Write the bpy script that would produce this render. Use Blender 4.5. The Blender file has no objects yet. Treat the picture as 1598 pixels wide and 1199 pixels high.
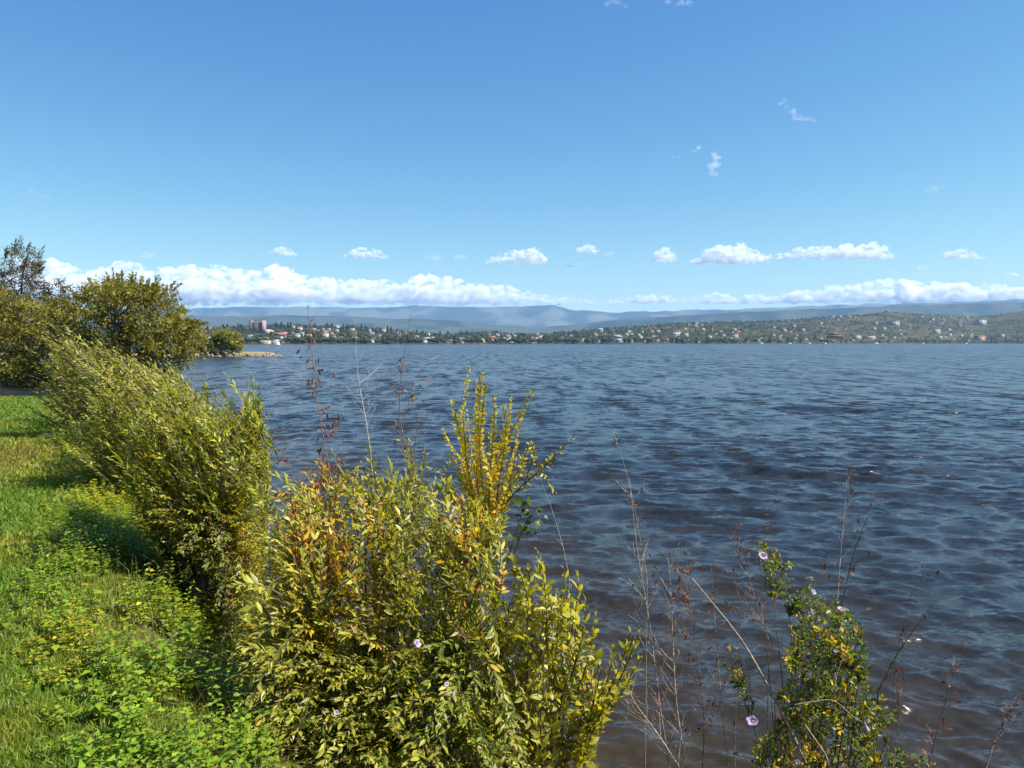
import bpy, math, random
import numpy as np
from mathutils import Vector, Matrix

rng = np.random.default_rng(7)
random.seed(7)
R = math.radians
sc = bpy.context.scene
col = sc.collection

# ------------------------------------------------------------------ camera
CAM = np.array([0.0, 0.0, 3.4])
PITCH = R(3.115)
FPX = 1200.0                         # focal length in pixels of a 1598 x 1199 picture
cam = bpy.data.cameras.new('camera')
cam.sensor_width = 36.0
cam.lens = 36.0 * FPX / 1598.0
cam.clip_start = 0.05
cam.clip_end = 90000.0
cam_o = bpy.data.objects.new('camera', cam)
cam_o.location = CAM
cam_o.rotation_euler = (R(90) - PITCH, 0, 0)
col.objects.link(cam_o)
sc.camera = cam_o

# ------------------------------------------------------------------ sky and sun
SUN_AZ = 99.0                       # degrees clockwise from the view direction (+Y): sun high on the right
SUN_EL = 50.0
world = bpy.data.worlds.new('World')
sc.world = world
world.use_nodes = True
wn = world.node_tree.nodes
wl = world.node_tree.links
bg = wn['Background']
sky = wn.new('ShaderNodeTexSky')
sky.sky_type = 'NISHITA'
sky.sun_disc = False
sky.sun_elevation = R(SUN_EL)
sky.sun_rotation = R(SUN_AZ)
sky.altitude = 700
sky.air_density = 1.0
sky.dust_density = 0.2
sky.ozone_density = 1.2
sep = wn.new('ShaderNodeSeparateColor')     # the phone's colour response to the sky, one curve per channel
cmb = wn.new('ShaderNodeCombineColor')
wl.new(sky.outputs[0], sep.inputs[0])
for i_, (pw, gain) in enumerate(((1.42, 0.60), (1.10, 1.14), (0.62, 2.62))):
    a_ = wn.new('ShaderNodeMath'); a_.operation = 'POWER'; a_.inputs[1].default_value = pw
    b_ = wn.new('ShaderNodeMath'); b_.operation = 'MULTIPLY'; b_.inputs[1].default_value = gain
    wl.new(sep.outputs[i_], a_.inputs[0]); wl.new(a_.outputs[0], b_.inputs[0]); wl.new(b_.outputs[0], cmb.inputs[i_])
wl.new(cmb.outputs[0], bg.inputs['Color'])
bg.inputs['Strength'].default_value = 0.05

sun = bpy.data.lights.new('sun', 'SUN')
sun.energy = 5.0
sun.angle = R(0.53)
sun.color = (1.0, 0.95, 0.86)
sun_o = bpy.data.objects.new('sun', sun)
sd = Vector((math.sin(R(SUN_AZ)) * math.cos(R(SUN_EL)), math.cos(R(SUN_AZ)) * math.cos(R(SUN_EL)), math.sin(R(SUN_EL))))
sun_o.rotation_euler = sd.to_track_quat('Z', 'Y').to_euler()
sun_o.location = (60, -20, 80)
col.objects.link(sun_o)
SUND = np.array(sd)

sc.view_settings.view_transform = 'Standard'
sc.view_settings.look = 'None'
sc.view_settings.exposure = 1.1
sc.view_settings.gamma = 1.0
sc.view_settings.use_curve_mapping = False
sc.render.engine = 'CYCLES'
cy = sc.cycles
cy.use_denoising = True
cy.denoiser = 'OPENIMAGEDENOISE'
cy.max_bounces = 30
cy.diffuse_bounces = 3
cy.glossy_bounces = 3
cy.transmission_bounces = 4
cy.volume_bounces = 28
cy.transparent_max_bounces = 48
cy.sample_clamp_indirect = 6.0
cy.sample_clamp_direct = 5.0
cy.volume_step_rate = 0.5
cy.volume_max_steps = 512
cy.caustics_reflective = False
cy.caustics_refractive = False

# ------------------------------------------------------------------ helpers
def at(px, py, Y):
    """point at depth Y seen at pixel (px, py) of the photograph"""
    a = (px - 799.0) / FPX
    b = (599.5 - py) / FPX
    cp, sp = math.cos(PITCH), math.sin(PITCH)
    d = np.array([a, cp + b * sp, b * cp - sp])
    return CAM + d * (Y / d[1])

def to_px(P):
    P = np.atleast_2d(P) - CAM
    cp, sp = math.cos(PITCH), math.sin(PITCH)
    f = P[:, 1] * cp - P[:, 2] * sp
    u = P[:, 1] * sp + P[:, 2] * cp
    f = np.maximum(f, 1e-3)
    return 799 + FPX * P[:, 0] / f, 599.5 - FPX * u / f, f

def unit(v):
    v = np.asarray(v, float)
    return v / np.maximum(np.linalg.norm(v, axis=-1, keepdims=True), 1e-9)

def hash2(ix, iy, seed):
    h = (ix.astype(np.int64) * 374761393 + iy.astype(np.int64) * 668265263 + seed * 1442695041) & 0x7fffffff
    h = ((h ^ (h >> 13)) * 1274126177) & 0x7fffffff
    return ((h ^ (h >> 16)) & 0xffff) / 65535.0

def vnoise(x, y, seed=0):
    x = np.asarray(x, float); y = np.asarray(y, float)
    ix = np.floor(x); iy = np.floor(y)
    fx = x - ix; fy = y - iy
    fx = fx * fx * (3 - 2 * fx); fy = fy * fy * (3 - 2 * fy)
    a = hash2(ix, iy, seed); b = hash2(ix + 1, iy, seed)
    c = hash2(ix, iy + 1, seed); d = hash2(ix + 1, iy + 1, seed)
    return (a * (1 - fx) + b * fx) * (1 - fy) + (c * (1 - fx) + d * fx) * fy

def fbm(x, y, seed=0, octv=5, gain=0.5):
    s = 0.0; amp = 1.0; tot = 0.0
    for o in range(octv):
        s = s + amp * vnoise(np.asarray(x) * 2 ** o + 17.3 * o, np.asarray(y) * 2 ** o - 9.1 * o, seed + o)
        tot += amp; amp *= gain
    return s / tot

def sstep(a, b, x):
    t = np.clip((np.asarray(x, float) - a) / (b - a), 0, 1)
    return t * t * (3 - 2 * t)

def tri_mesh(name, V, F, tint=None, smooth=False, attrs=None):
    me = bpy.data.meshes.new(name)
    V = np.ascontiguousarray(V, dtype=np.float32); F = np.ascontiguousarray(F, dtype=np.int32)
    k = F.shape[1]
    me.vertices.add(len(V)); me.vertices.foreach_set('co', V.ravel())
    me.loops.add(F.size); me.loops.foreach_set('vertex_index', F.ravel())
    me.polygons.add(len(F)); me.polygons.foreach_set('loop_start', np.arange(0, F.size, k, dtype=np.int32))
    if smooth:
        me.polygons.foreach_set('use_smooth', np.ones(len(F), dtype=bool))
    if tint is not None:
        a = me.attributes.new('tint', 'FLOAT_COLOR', 'POINT')
        t = np.ones((len(V), 4), dtype=np.float32); t[:, :3] = tint
        a.data.foreach_set('color', t.ravel())
    for n, arr in (attrs or {}).items():
        a = me.attributes.new(n, 'FLOAT', 'POINT')
        a.data.foreach_set('value', np.ascontiguousarray(arr, dtype=np.float32).ravel())
    me.update(calc_edges=True)
    me.validate()
    return me

def link(name, me, mat=None, parent=None, loc=(0, 0, 0)):
    o = bpy.data.objects.new(name, me)
    col.objects.link(o)
    o.location = loc
    if mat is not None and not me.materials:
        me.materials.append(mat)
    if parent is not None:
        o.parent = parent
    return o

def tag(o, label=None, cat=None, group=None, kind=None):
    if label: o['label'] = label
    if cat: o['category'] = cat
    if group: o['group'] = group
    if kind: o['kind'] = kind
    return o

def empty(name, loc=(0, 0, 0)):
    o = bpy.data.objects.new(name, None)
    o.empty_display_size = 0.2
    col.objects.link(o)
    o.location = loc
    return o

class MB:
    """collects triangles, each vertex with a colour"""
    def __init__(s):
        s.V = []; s.F = []; s.C = []; s.n = 0
    def add(s, V, F, c):
        V = np.asarray(V, float); F = np.asarray(F, int)
        s.V.append(V); s.F.append(F + s.n)
        c = np.asarray(c, float)
        s.C.append(np.broadcast_to(c, (len(V), 3)) if c.ndim == 1 else c)
        s.n += len(V)
    def box(s, x0, y0, z0, x1, y1, z1, c):
        V = [(x, y, z) for z in (z0, z1) for y in (y0, y1) for x in (x0, x1)]
        Q = [(0, 2, 3, 1), (4, 5, 7, 6), (0, 1, 5, 4), (2, 6, 7, 3), (0, 4, 6, 2), (1, 3, 7, 5)]
        F = [(a, b, c_) for a, b, c_, d in Q] + [(a, c_, d) for a, b, c_, d in Q]
        s.add(V, F, c)
    def tube(s, pts, r0, r1, c, sides=5):
        pts = np.asarray(pts, float); n = len(pts)
        T = unit(np.gradient(pts, axis=0))
        ref = np.array([0.31, 0.94, 0.13]) if abs(T[0, 2]) > 0.8 else np.array([0, 0, 1.0])
        A = unit(np.cross(T, ref)); B = np.cross(T, A)
        r = np.linspace(r0, r1, n)[:, None, None]
        th = np.arange(sides) * 2 * math.pi / sides
        ring = pts[:, None, :] + r * (A[:, None, :] * np.cos(th)[None, :, None] + B[:, None, :] * np.sin(th)[None, :, None])
        V = ring.reshape(-1, 3)
        i = np.arange(n - 1)[:, None] * sides; j = np.arange(sides)[None, :]; j2 = (j + 1) % sides
        a = (i + j).ravel(); b = (i + j2).ravel(); c2 = (i + sides + j2).ravel(); d = (i + sides + j).ravel()
        F = np.concatenate([np.stack([a, b, c2], 1), np.stack([a, c2, d], 1)])
        s.add(V, F, c)
    def mesh(s, name, smooth=False):
        return tri_mesh(name, np.concatenate(s.V), np.concatenate(s.F), np.concatenate(s.C), smooth)
    def build(s, name, mat, parent=None, origin=(0, 0, 0), smooth=False):
        V = np.concatenate(s.V) - np.asarray(origin, float)
        me = tri_mesh(name, V, np.concatenate(s.F), np.concatenate(s.C), smooth)
        return link(name, me, mat, parent, (0, 0, 0) if parent is not None else origin)

# ------------------------------------------------------------------ materials
def new_mat(name):
    m = bpy.data.materials.new(name); m.use_nodes = True
    nt = m.node_tree
    return m, nt, nt.nodes, nt.links, nt.nodes['Principled BSDF']

def tint_nodes(nt, grain=None, amount=0.25):
    """the colour attribute 'tint' with a fine object-space grain"""
    at_ = nt.nodes.new('ShaderNodeAttribute'); at_.attribute_name = 'tint'
    if grain is None:
        return at_.outputs['Color']
    tc = nt.nodes.new('ShaderNodeTexCoord')
    nz = nt.nodes.new('ShaderNodeTexNoise'); nz.inputs['Scale'].default_value = grain; nz.inputs['Detail'].default_value = 4
    nt.links.new(tc.outputs['Object'], nz.inputs['Vector'])
    mr = nt.nodes.new('ShaderNodeMapRange'); mr.inputs[1].default_value = 0.3; mr.inputs[2].default_value = 0.7
    mr.inputs[3].default_value = 1 - amount; mr.inputs[4].default_value = 1 + amount
    nt.links.new(nz.outputs['Fac'], mr.inputs[0])
    mx = nt.nodes.new('ShaderNodeVectorMath'); mx.operation = 'SCALE'
    nt.links.new(at_.outputs['Color'], mx.inputs[0]); nt.links.new(mr.outputs[0], mx.inputs['Scale'])
    return mx.outputs[0]

def leaf_material(name, rough=0.42, spec=0.5, trans=0.38, grain=60):
    m, nt, n, l, p = new_mat(name)
    c = tint_nodes(nt, grain, 0.22)
    l.new(c, p.inputs['Base Color'])
    p.inputs['Roughness'].default_value = rough
    p.inputs['Specular IOR Level'].default_value = spec
    tr = n.new('ShaderNodeBsdfTranslucent')
    mul = n.new('ShaderNodeVectorMath'); mul.operation = 'MULTIPLY'; mul.inputs[1].default_value = (1.7, 1.55, 0.5)
    l.new(c, mul.inputs[0]); l.new(mul.outputs[0], tr.inputs['Color'])
    mix = n.new('ShaderNodeMixShader'); mix.inputs[0].default_value = trans
    l.new(p.outputs[0], mix.inputs[1]); l.new(tr.outputs[0], mix.inputs[2])
    l.new(mix.outputs[0], n['Material Output'].inputs['Surface'])
    return m

def tint_material(name, rough=0.85, grain=8, amount=0.25, spec=0.3, bump=0.0):
    m, nt, n, l, p = new_mat(name)
    l.new(tint_nodes(nt, grain, amount), p.inputs['Base Color'])
    p.inputs['Roughness'].default_value = rough
    p.inputs['Specular IOR Level'].default_value = spec
    if bump:
        tc = n.new('ShaderNodeTexCoord'); nz = n.new('ShaderNodeTexNoise'); nz.inputs['Scale'].default_value = grain; nz.inputs['Detail'].default_value = 6
        l.new(tc.outputs['Object'], nz.inputs['Vector'])
        b = n.new('ShaderNodeBump'); b.inputs['Strength'].default_value = bump; b.inputs['Distance'].default_value = 0.03
        l.new(nz.outputs['Fac'], b.inputs['Height']); l.new(b.outputs[0], p.inputs['Normal'])
    return m

M_LEAF = leaf_material('leaf_glossy', 0.44, 0.4, 0.42, 45)
M_LEAF_DULL = leaf_material('leaf_matt', 0.6, 0.3, 0.34, 40)
M_DRY = leaf_material('leaf_dry', 0.8, 0.2, 0.2, 60)
M_FAR_LEAF = leaf_material('leaf_far', 0.7, 0.2, 0.2, 0.4)
M_GRASS = leaf_material('grass_blades', 0.55, 0.35, 0.4, 6)
M_PETAL = leaf_material('petal', 0.6, 0.2, 0.35, 40)
M_WOOD = tint_material('bark', 0.9, 30, 0.35, 0.2, 0.6)
M_WALL = tint_material('plaster', 0.85, 0.5, 0.12, 0.2)
M_ROOF = tint_material('roof_tiles', 0.8, 1.2, 0.25, 0.2)
M_GLASS = tint_material('window_glass', 0.12, 1.0, 0.1, 0.5)
M_PAINT = tint_material('boat_paint', 0.35, 1.0, 0.05, 0.5)
M_STONE = tint_material('stone', 0.9, 6, 0.35, 0.2, 0.6)

# ================================================================== THE SETTING
# ------------------------------------------------------------------ ground sheet with the grassy bank, the wooded shore and the spit
def edge_x(y):
    return 0.75 - 0.61 * y + 0.12 * np.sin(y * 0.9) + 0.08 * np.sin(y * 2.3 + 1)

def land_near(x, y):
    """signed distance from the edge of the lawn, positive towards the water"""
    s = (x - edge_x(y)) * 0.854
    e = y - (22.3 + 0.10 * (x + 11) + 0.4 * np.sin(x * 0.35))
    return np.maximum(s, e)

def seg_d(x, y, a, b):
    ax, ay = a; bx, by = b
    t = np.clip(((x - ax) * (bx - ax) + (y - ay) * (by - ay)) / ((bx - ax) ** 2 + (by - ay) ** 2), 0, 1)
    return np.hypot(x - ax - t * (bx - ax), y - ay - t * (by - ay))

def wood_d(x, y):
    return seg_d(x, y, (-90, 92), (-37, 68)) + 1.6 * (vnoise(x * 0.25, y * 0.25, 5) - 0.5)

def spit_d(x, y):
    return np.minimum(seg_d(x, y, (-190, 182), (-63, 188)), seg_d(x, y, (-190, 176), (-82, 184)) * 0.8) + 1.5 * (vnoise(x * 0.3, y * 0.3, 9) - 0.5)

def ground_z(x, y):
    x = np.asarray(x, float); y = np.asarray(y, float)
    s = land_near(x, y) + 0.25 * (vnoise(x * 1.3, y * 1.3, 3) - 0.5) * sstep(0, 1.0, land_near(x, y))
    z1 = np.interp(s, [-0.4, 0.1, 0.7, 1.4, 2.0, 3.0, 9, 40], [1.8, 1.62, 1.0, 0.35, -0.02, -0.35, -1.5, -3])
    z1 = z1 + 0.05 * (fbm(x * 0.5, y * 0.5, 21, 3) - 0.5) * sstep(1.0, -1.0, s) + 0.05 * (vnoise(x * 3, y * 3, 4) - 0.5) * sstep(0, .6, s)
    z2 = np.interp(wood_d(x, y), [0, 4, 6.5, 10, 40], [1.0, 0.8, 0.0, -0.9, -3])
    z3 = np.interp(spit_d(x, y), [0, 3.2, 4.6, 6.5, 9, 40], [1.05, 1.0, 0.75, 0.0, -0.8, -3])
    return np.maximum(np.maximum(z1, z2), np.maximum(z3, -3.0))

def axis(lo, hi, f0, f1, step, grow=1.09):
    a = list(np.arange(f0, f1, step))
    s = step; v = a[-1]
    while v < hi:
        s *= grow; v += s; a.append(min(v, hi))
    s = step; v = a[0]; b = []
    while v > lo:
        s *= grow; v -= s; b.append(max(v, lo))
    return np.array(b[::-1] + a)

gx = axis(-14500, 14500, -15, 5, 0.19, 1.07)
gy = axis(-1500, 13500, -1, 24, 0.19, 1.07)
GX, GY = np.meshgrid(gx, gy)
GZ = ground_z(GX, GY)
V = np.stack([GX.ravel(), GY.ravel(), GZ.ravel()], 1)
ni, nj = len(gx), len(gy)
a = (np.arange(nj - 1)[:, None] * ni + np.arange(ni - 1)[None, :]).ravel()
F = np.stack([a, a + 1, a + ni + 1, a + ni], 1)
xs, ys = V[:, 0], V[:, 1]
s_ = land_near(xs, ys)
tint = np.empty((len(V), 3))
n1 = fbm(xs * 0.6, ys * 0.6, 31, 4)[:, None]; n2 = fbm(xs * 2.2, ys * 2.2, 32, 3)[:, None]
lawn = np.array([0.075, 0.115, 0.018]) * (1 - n1) + np.array([0.11, 0.115, 0.022]) * n1
soil = np.array([0.050, 0.036, 0.022]) * (0.7 + 0.6 * n2)
mud = np.array([0.040, 0.029, 0.016]) * (0.8 + 0.4 * n2)
k = sstep(-0.35, 0.5, s_)[:, None]
tint[:] = lawn * (1 - k) + soil * k
k = sstep(1.6, 2.2, s_)[:, None]; tint[:] = tint * (1 - k) + mud * k
wd = wood_d(xs, ys)[:, None]; k = sstep(7.5, 5, wd); tint[:] = tint * (1 - k) + np.array([0.06, 0.055, 0.022]) * k
pd = spit_d(xs, ys)[:, None]; k = sstep(7.0, 6.0, pd); sand = np.array([0.30, 0.25, 0.13]) * (0.6 + 0.7 * n2)
tint[:] = tint * (1 - k) + sand * k
me = tri_mesh('ground', V, F, tint, True)
M_GROUND = tint_material('soil_and_turf', 0.95, 14, 0.35, 0.15, 0.6)
tag(link('ground', me, M_GROUND), kind='structure')

# ------------------------------------------------------------------ lake: a sheet of wind waves, finer towards the shore the camera stands on
rr = [2.2]
while rr[-1] < 2600:
    rr.append(rr[-1] * (1.0065 if rr[-1] < 6 else (1.0056 if rr[-1] < 60 else 1.012)))
rr = np.array(rr)
az = np.radians(np.arange(-54, 42.01, 0.29))
RR, AZ = np.meshgrid(rr, az, indexing='ij')
LX = RR * np.sin(AZ); LY = RR * np.cos(AZ)
LZ = np.zeros_like(LX); DX = np.zeros_like(LX); DY = np.zeros_like(LX)
spc = np.gradient(rr)[:, None] + 0 * AZ
lost = np.zeros_like(LX)
wr = np.random.default_rng(11)
wind = R(-118)                       # waves run towards the camera, a little to the left
NW = 140
lam = np.exp(wr.uniform(np.log(0.12), np.log(1.3), NW))
for i in range(NW):
    L = lam[i]
    spread = 0.42 + 0.35 * (1 - L / 1.3)
    th = wind + R(8) + wr.normal() * spread
    slope = 0.0215 * math.sqrt(2.0) * (1.22 if L < 0.4 else (1.05 if L < 0.75 else 0.75))
    kx = 2 * math.pi / L
    A = slope / kx
    ph = kx * (LX * math.cos(th) + LY * math.sin(th)) + wr.uniform(0, 2 * math.pi)
    vis = sstep(2.2, 4.2, L / spc)
    LZ += A * vis * np.sin(ph)
    c = A * vis * np.cos(ph) * 0.6
    DX += c * math.cos(th); DY += c * math.sin(th)
    lost += (1 - vis ** 2) * slope ** 2 / 2
swell = np.zeros_like(LX)              # a few single steeper waves
for (wx, wy_, A_, wl_, len_) in ((1195, 737, 0.17, 1.0, 1.5), (1150, 712, 0.10, 0.9, 1.2), (1470, 738, 0.05, 0.9, 1.2), (925, 742, 0.09, 0.9, 0.9), (1030, 805, 0.09, 0.8, 0.9), (1500, 822, 0.04, 0.7, 0.9), (980, 950, 0.07, 0.7, 0.8), (1420, 900, 0.035, 0.7, 0.9), (1290, 640, 0.16, 1.6, 2.5)):
    wY = 3.4 / ((wy_ - 534.7) / FPX); wX = (wx - 799) / FPX * wY
    u_ = (LX - wX) * math.cos(wind) + (LY - wY) * math.sin(wind); v_ = -(LX - wX) * math.sin(wind) + (LY - wY) * math.cos(wind)
    swell += A_ * np.exp(-(v_ / len_) ** 2) * (np.exp(-((u_ + 0.12 * wl_) / (0.36 * wl_)) ** 2) - 0.45 * np.exp(-((u_ - 0.55 * wl_) / (0.5 * wl_)) ** 2))
gust = 0.55 + 0.9 * fbm(LX * 0.06, LY * 0.10, 77, 4)
shore = sstep(0.0, 1.6, land_near(LX, LY) - 1.8)
LZ = LZ * gust * (0.35 + 0.65 * shore) + swell
V = np.stack([(LX + DX * shore).ravel(), (LY + DY * shore).ravel(), LZ.ravel()], 1)
ni, nj = len(az), len(rr)
a = (np.arange(nj - 1)[:, None] * ni + np.arange(ni - 1)[None, :]).ravel()
F = np.stack([a, a + ni, a + ni + 1, a + 1], 1)
ripple = (np.sqrt(lost) * gust).ravel()
me = tri_mesh('lake', V, F, None, True, {'ripple': ripple, 'shallow': (sstep(11.0, 2.0, land_near(LX, LY)) * (0.6 + 0.4 * fbm(LX * 0.5, LY * 0.5, 15, 3))).ravel()})
m, nt, n, l, p = new_mat('lake_water')
shl = n.new('ShaderNodeAttribute'); shl.attribute_name = 'shallow'      # stirred-up mud near the bank
bc = n.new('ShaderNodeMix'); bc.data_type = 'RGBA'
bc.inputs[6].default_value = (0.0165, 0.0195, 0.0235, 1); bc.inputs[7].default_value = (0.032, 0.0225, 0.0090, 1)
l.new(shl.outputs['Fac'], bc.inputs[0]); l.new(bc.outputs[2], p.inputs['Base Color'])
p.inputs['Roughness'].default_value = 0.06
p.inputs['IOR'].default_value = 1.333
geo = n.new('ShaderNodeNewGeometry')
rip = n.new('ShaderNodeAttribute'); rip.attribute_name = 'ripple'
def slope_noise(scale, detail, stretch):
    mp = n.new('ShaderNodeMapping'); mp.inputs['Scale'].default_value = (scale * stretch, scale, scale); mp.inputs['Rotation'].default_value = (0, 0, R(10))
    l.new(geo.outputs['Position'], mp.inputs['Vector'])
    nz = n.new('ShaderNodeTexNoise'); nz.inputs['Scale'].default_value = 1.0; nz.inputs['Detail'].default_value = detail; nz.inputs['Roughness'].default_value = 0.6
    l.new(mp.outputs[0], nz.inputs['Vector'])
    sb = n.new('ShaderNodeVectorMath'); sb.operation = 'SUBTRACT'; sb.inputs[1].default_value = (0.5, 0.5, 0.5)
    l.new(nz.outputs['Color'], sb.inputs[0])
    ml = n.new('ShaderNodeVectorMath'); ml.operation = 'MULTIPLY'; ml.inputs[1].default_value = (0.8, 1.0, 0.0)
    l.new(sb.outputs[0], ml.inputs[0])
    return ml.outputs[0]
fine = slope_noise(13.0, 4, 0.55)        # capillary ripples everywhere
coarse = slope_noise(2.2, 5, 0.45)      # waves too far off to be modelled
sc1 = n.new('ShaderNodeVectorMath'); sc1.operation = 'SCALE'; sc1.inputs['Scale'].default_value = 0.95
l.new(fine, sc1.inputs[0])
mm = n.new('ShaderNodeMath'); mm.operation = 'MULTIPLY'; mm.inputs[1].default_value = 10.0
l.new(rip.outputs['Fac'], mm.inputs[0])
sc2 = n.new('ShaderNodeVectorMath'); sc2.operation = 'SCALE'
l.new(coarse, sc2.inputs[0]); l.new(mm.outputs[0], sc2.inputs['Scale'])
midn = slope_noise(4.3, 4, 0.5)
sc3 = n.new('ShaderNodeVectorMath'); sc3.operation = 'SCALE'; sc3.inputs['Scale'].default_value = 0.6
l.new(midn, sc3.inputs[0])
ad0 = n.new('ShaderNodeVectorMath'); ad0.operation = 'ADD'; l.new(sc1.outputs[0], ad0.inputs[0]); l.new(sc3.outputs[0], ad0.inputs[1])
ad = n.new('ShaderNodeVectorMath'); ad.operation = 'ADD'; l.new(ad0.outputs[0], ad.inputs[0]); l.new(sc2.outputs[0], ad.inputs[1])
mp = n.new('ShaderNodeMapping'); mp.inputs['Scale'].default_value = (0.75, 0.16, 1.0); l.new(geo.outputs['Position'], mp.inputs['Vector'])
grp = n.new('ShaderNodeTexNoise'); grp.inputs['Scale'].default_value = 1.0; grp.inputs['Detail'].default_value = 6; grp.inputs['Roughness'].default_value = 0.68; l.new(mp.outputs[0], grp.inputs['Vector'])
gsub = n.new('ShaderNodeVectorMath'); gsub.operation = 'SUBTRACT'; gsub.inputs[1].default_value = (0.5, 0.5, 0.5); l.new(grp.outputs['Color'], gsub.inputs[0])
gml = n.new('ShaderNodeVectorMath'); gml.operation = 'MULTIPLY'; gml.inputs[1].default_value = (0.4, 1.0, 0.0); l.new(gsub.outputs[0], gml.inputs[0])
gsc = n.new('ShaderNodeVectorMath'); gsc.operation = 'SCALE'; gm = n.new('ShaderNodeMath'); gm.operation = 'MULTIPLY'; gm.inputs[1].default_value = 9.0
l.new(rip.outputs['Fac'], gm.inputs[0]); l.new(gm.outputs[0], gsc.inputs['Scale']); l.new(gml.outputs[0], gsc.inputs[0])     # groups of waves far out
ad1 = n.new('ShaderNodeVectorMath'); ad1.operation = 'ADD'; l.new(ad.outputs[0], ad1.inputs[0]); l.new(gsc.outputs[0], ad1.inputs[1])
ad2 = n.new('ShaderNodeVectorMath'); ad2.operation = 'ADD'; l.new(ad1.outputs[0], ad2.inputs[0]); l.new(geo.outputs['Normal'], ad2.inputs[1])
nm = n.new('ShaderNodeVectorMath'); nm.operation = 'NORMALIZE'; l.new(ad2.outputs[0], nm.inputs[0])
l.new(nm.outputs[0], p.inputs['Normal'])
rmap = n.new('ShaderNodeMapRange')     # unresolved waves widen the reflection
rmap.inputs[1].default_value = 0.0; rmap.inputs[2].default_value = 0.17; rmap.inputs[3].default_value = 0.03; rmap.inputs[4].default_value = 0.2
l.new(rip.outputs['Fac'], rmap.inputs[0]); l.new(rmap.outputs[0], p.inputs['Roughness'])
M_LAKE = m
tag(link('lake', me, m), kind='structure')

# ------------------------------------------------------------------ hills across the lake
SKY_X = np.array([-250, 200, 300, 330, 400, 480, 560, 600, 650, 700, 735, 770, 800, 850, 900, 960, 1000, 1060, 1130, 1200, 1280, 1340, 1370, 1385, 1400, 1430, 1500, 1540, 1570, 1598, 1700, 1860])
SKY_Y = np.array([512, 515, 516, 511, 507, 507, 509, 512, 518, 521, 518, 517, 520, 519, 515, 509, 507, 502, 500, 499, 493, 488, 486, 483, 485, 487, 491, 490, 486, 482, 478, 480])
def shore_D(px): return 940 + np.clip((np.asarray(px, float) - 300) / 1300, -0.5, 1.3) * 820
def ridge_D(px): return shore_D(px) + np.interp(px, [0, 300, 700, 900, 1300, 1600], [400, 450, 330, 430, 900, 1000])
def hill_pt(px, t):
    px = np.asarray(px, float); t = np.asarray(t, float)
    Ds = shore_D(px) * (1 + 0.012 * (fbm(px * 0.02, px * 0, 41, 3) - 0.5))
    Dd = ridge_D(px)
    Y = Ds + (Dd - Ds) * t
    zr = 3.4 + Dd * (534.7 - (np.interp(px, SKY_X, SKY_Y) + 4.5)) / FPX
    tt = np.clip(t, 0, 1)
    z = 1.2 + (zr - 1.2) * (0.55 * tt + 0.45 * tt ** 1.8)
    z = z + (fbm(px * 0.022, t * 5, 44, 3) - 0.5) * 12 * np.sin(np.pi * tt) ** 0.8 * np.clip(zr / 60, 0.3, 1)
    z = np.where(t < 0, 1.2 + t * 60, z)
    z = np.where(t > 1, zr - np.maximum(t - 1, 0) ** 1.3 * zr * 1.3, z)
    return np.stack([(px - 799) / FPX * Y, Y, z], -1)
hp = np.linspace(-250, 1860, 320); ht = np.concatenate([[-0.25, -0.1, -0.02], np.linspace(0, 1, 40), np.linspace(1.04, 1.9, 10)])
HP, HT = np.meshgrid(hp, ht)
V = hill_pt(HP, HT).reshape(-1, 3)
ni, nj = len(hp), len(ht)
a = (np.arange(nj - 1)[:, None] * ni + np.arange(ni - 1)[None, :]).ravel()
F = np.stack([a, a + 1, a + ni + 1, a + ni], 1)
n1 = fbm(V[:, 0] * 0.012, V[:, 1] * 0.012, 51, 4)[:, None]; n2 = fbm(V[:, 0] * 0.04, V[:, 1] * 0.03, 52, 3)[:, None]
k = sstep(0.42, 0.62, n1); k2 = sstep(0.5, 0.66, n2)
tint = np.array([0.026, 0.034, 0.012]) * (1 - k) + np.array([0.060, 0.056, 0.024]) * k
tint = tint * (1 - 0.45 * k2) + np.array([0.11, 0.085, 0.05]) * 0.45 * k2
me = tri_mesh('far_shore_hill', V, F, tint, True)
M_HILL = tint_material('hill_scrub', 0.95, 0.08, 0.35, 0.1)
tag(link('far_shore_hill', me, M_HILL), kind='structure')

def ridge(name, sx, sy, Y0, depth, seed, c1, c2, rough):
    px = np.linspace(-300, 1900, 380); t = np.concatenate([np.linspace(0, 1, 34), np.linspace(1.06, 1.8, 8)])
    PX, T = np.meshgrid(px, t)
    Y = Y0 + depth * T
    zr = 3.4 + (Y0 + depth) * (534.7 - np.interp(PX, sx, sy)) / FPX
    fold = fbm(PX * 0.02 + T * 1.5, T * 4, seed, 5)
    tt = np.clip(T, 0, 1)
    z = zr * (0.25 * tt + 0.75 * tt ** 1.6) * (1 + rough * (fold - 0.5) * np.sin(np.pi * tt)) + (fbm(PX * 0.06, T * 7, seed + 3, 4) - 0.5) * 0.06 * (0.3 + tt) * zr
    z = np.where(T > 1, zr * (1 - (T - 1) * 0.9), z) - 3
    V = np.stack([((PX - 799) / FPX * Y).ravel(), Y.ravel(), z.ravel()], 1)
    ni, nj = len(px), len(t)
    a = (np.arange(nj - 1)[:, None] * ni + np.arange(ni - 1)[None, :]).ravel()
    F = np.stack([a, a + 1, a + ni + 1, a + ni], 1)
    n1 = sstep(0.38, 0.62, fbm(PX * 0.03, T * 6, seed + 7, 5)).ravel()[:, None]
    tint = np.array(c1) * (1 - n1) + np.array(c2) * n1
    me = tri_mesh(name, V, F, tint, True)
    tag(link(name, me, M_HILL), kind='structure')
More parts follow.
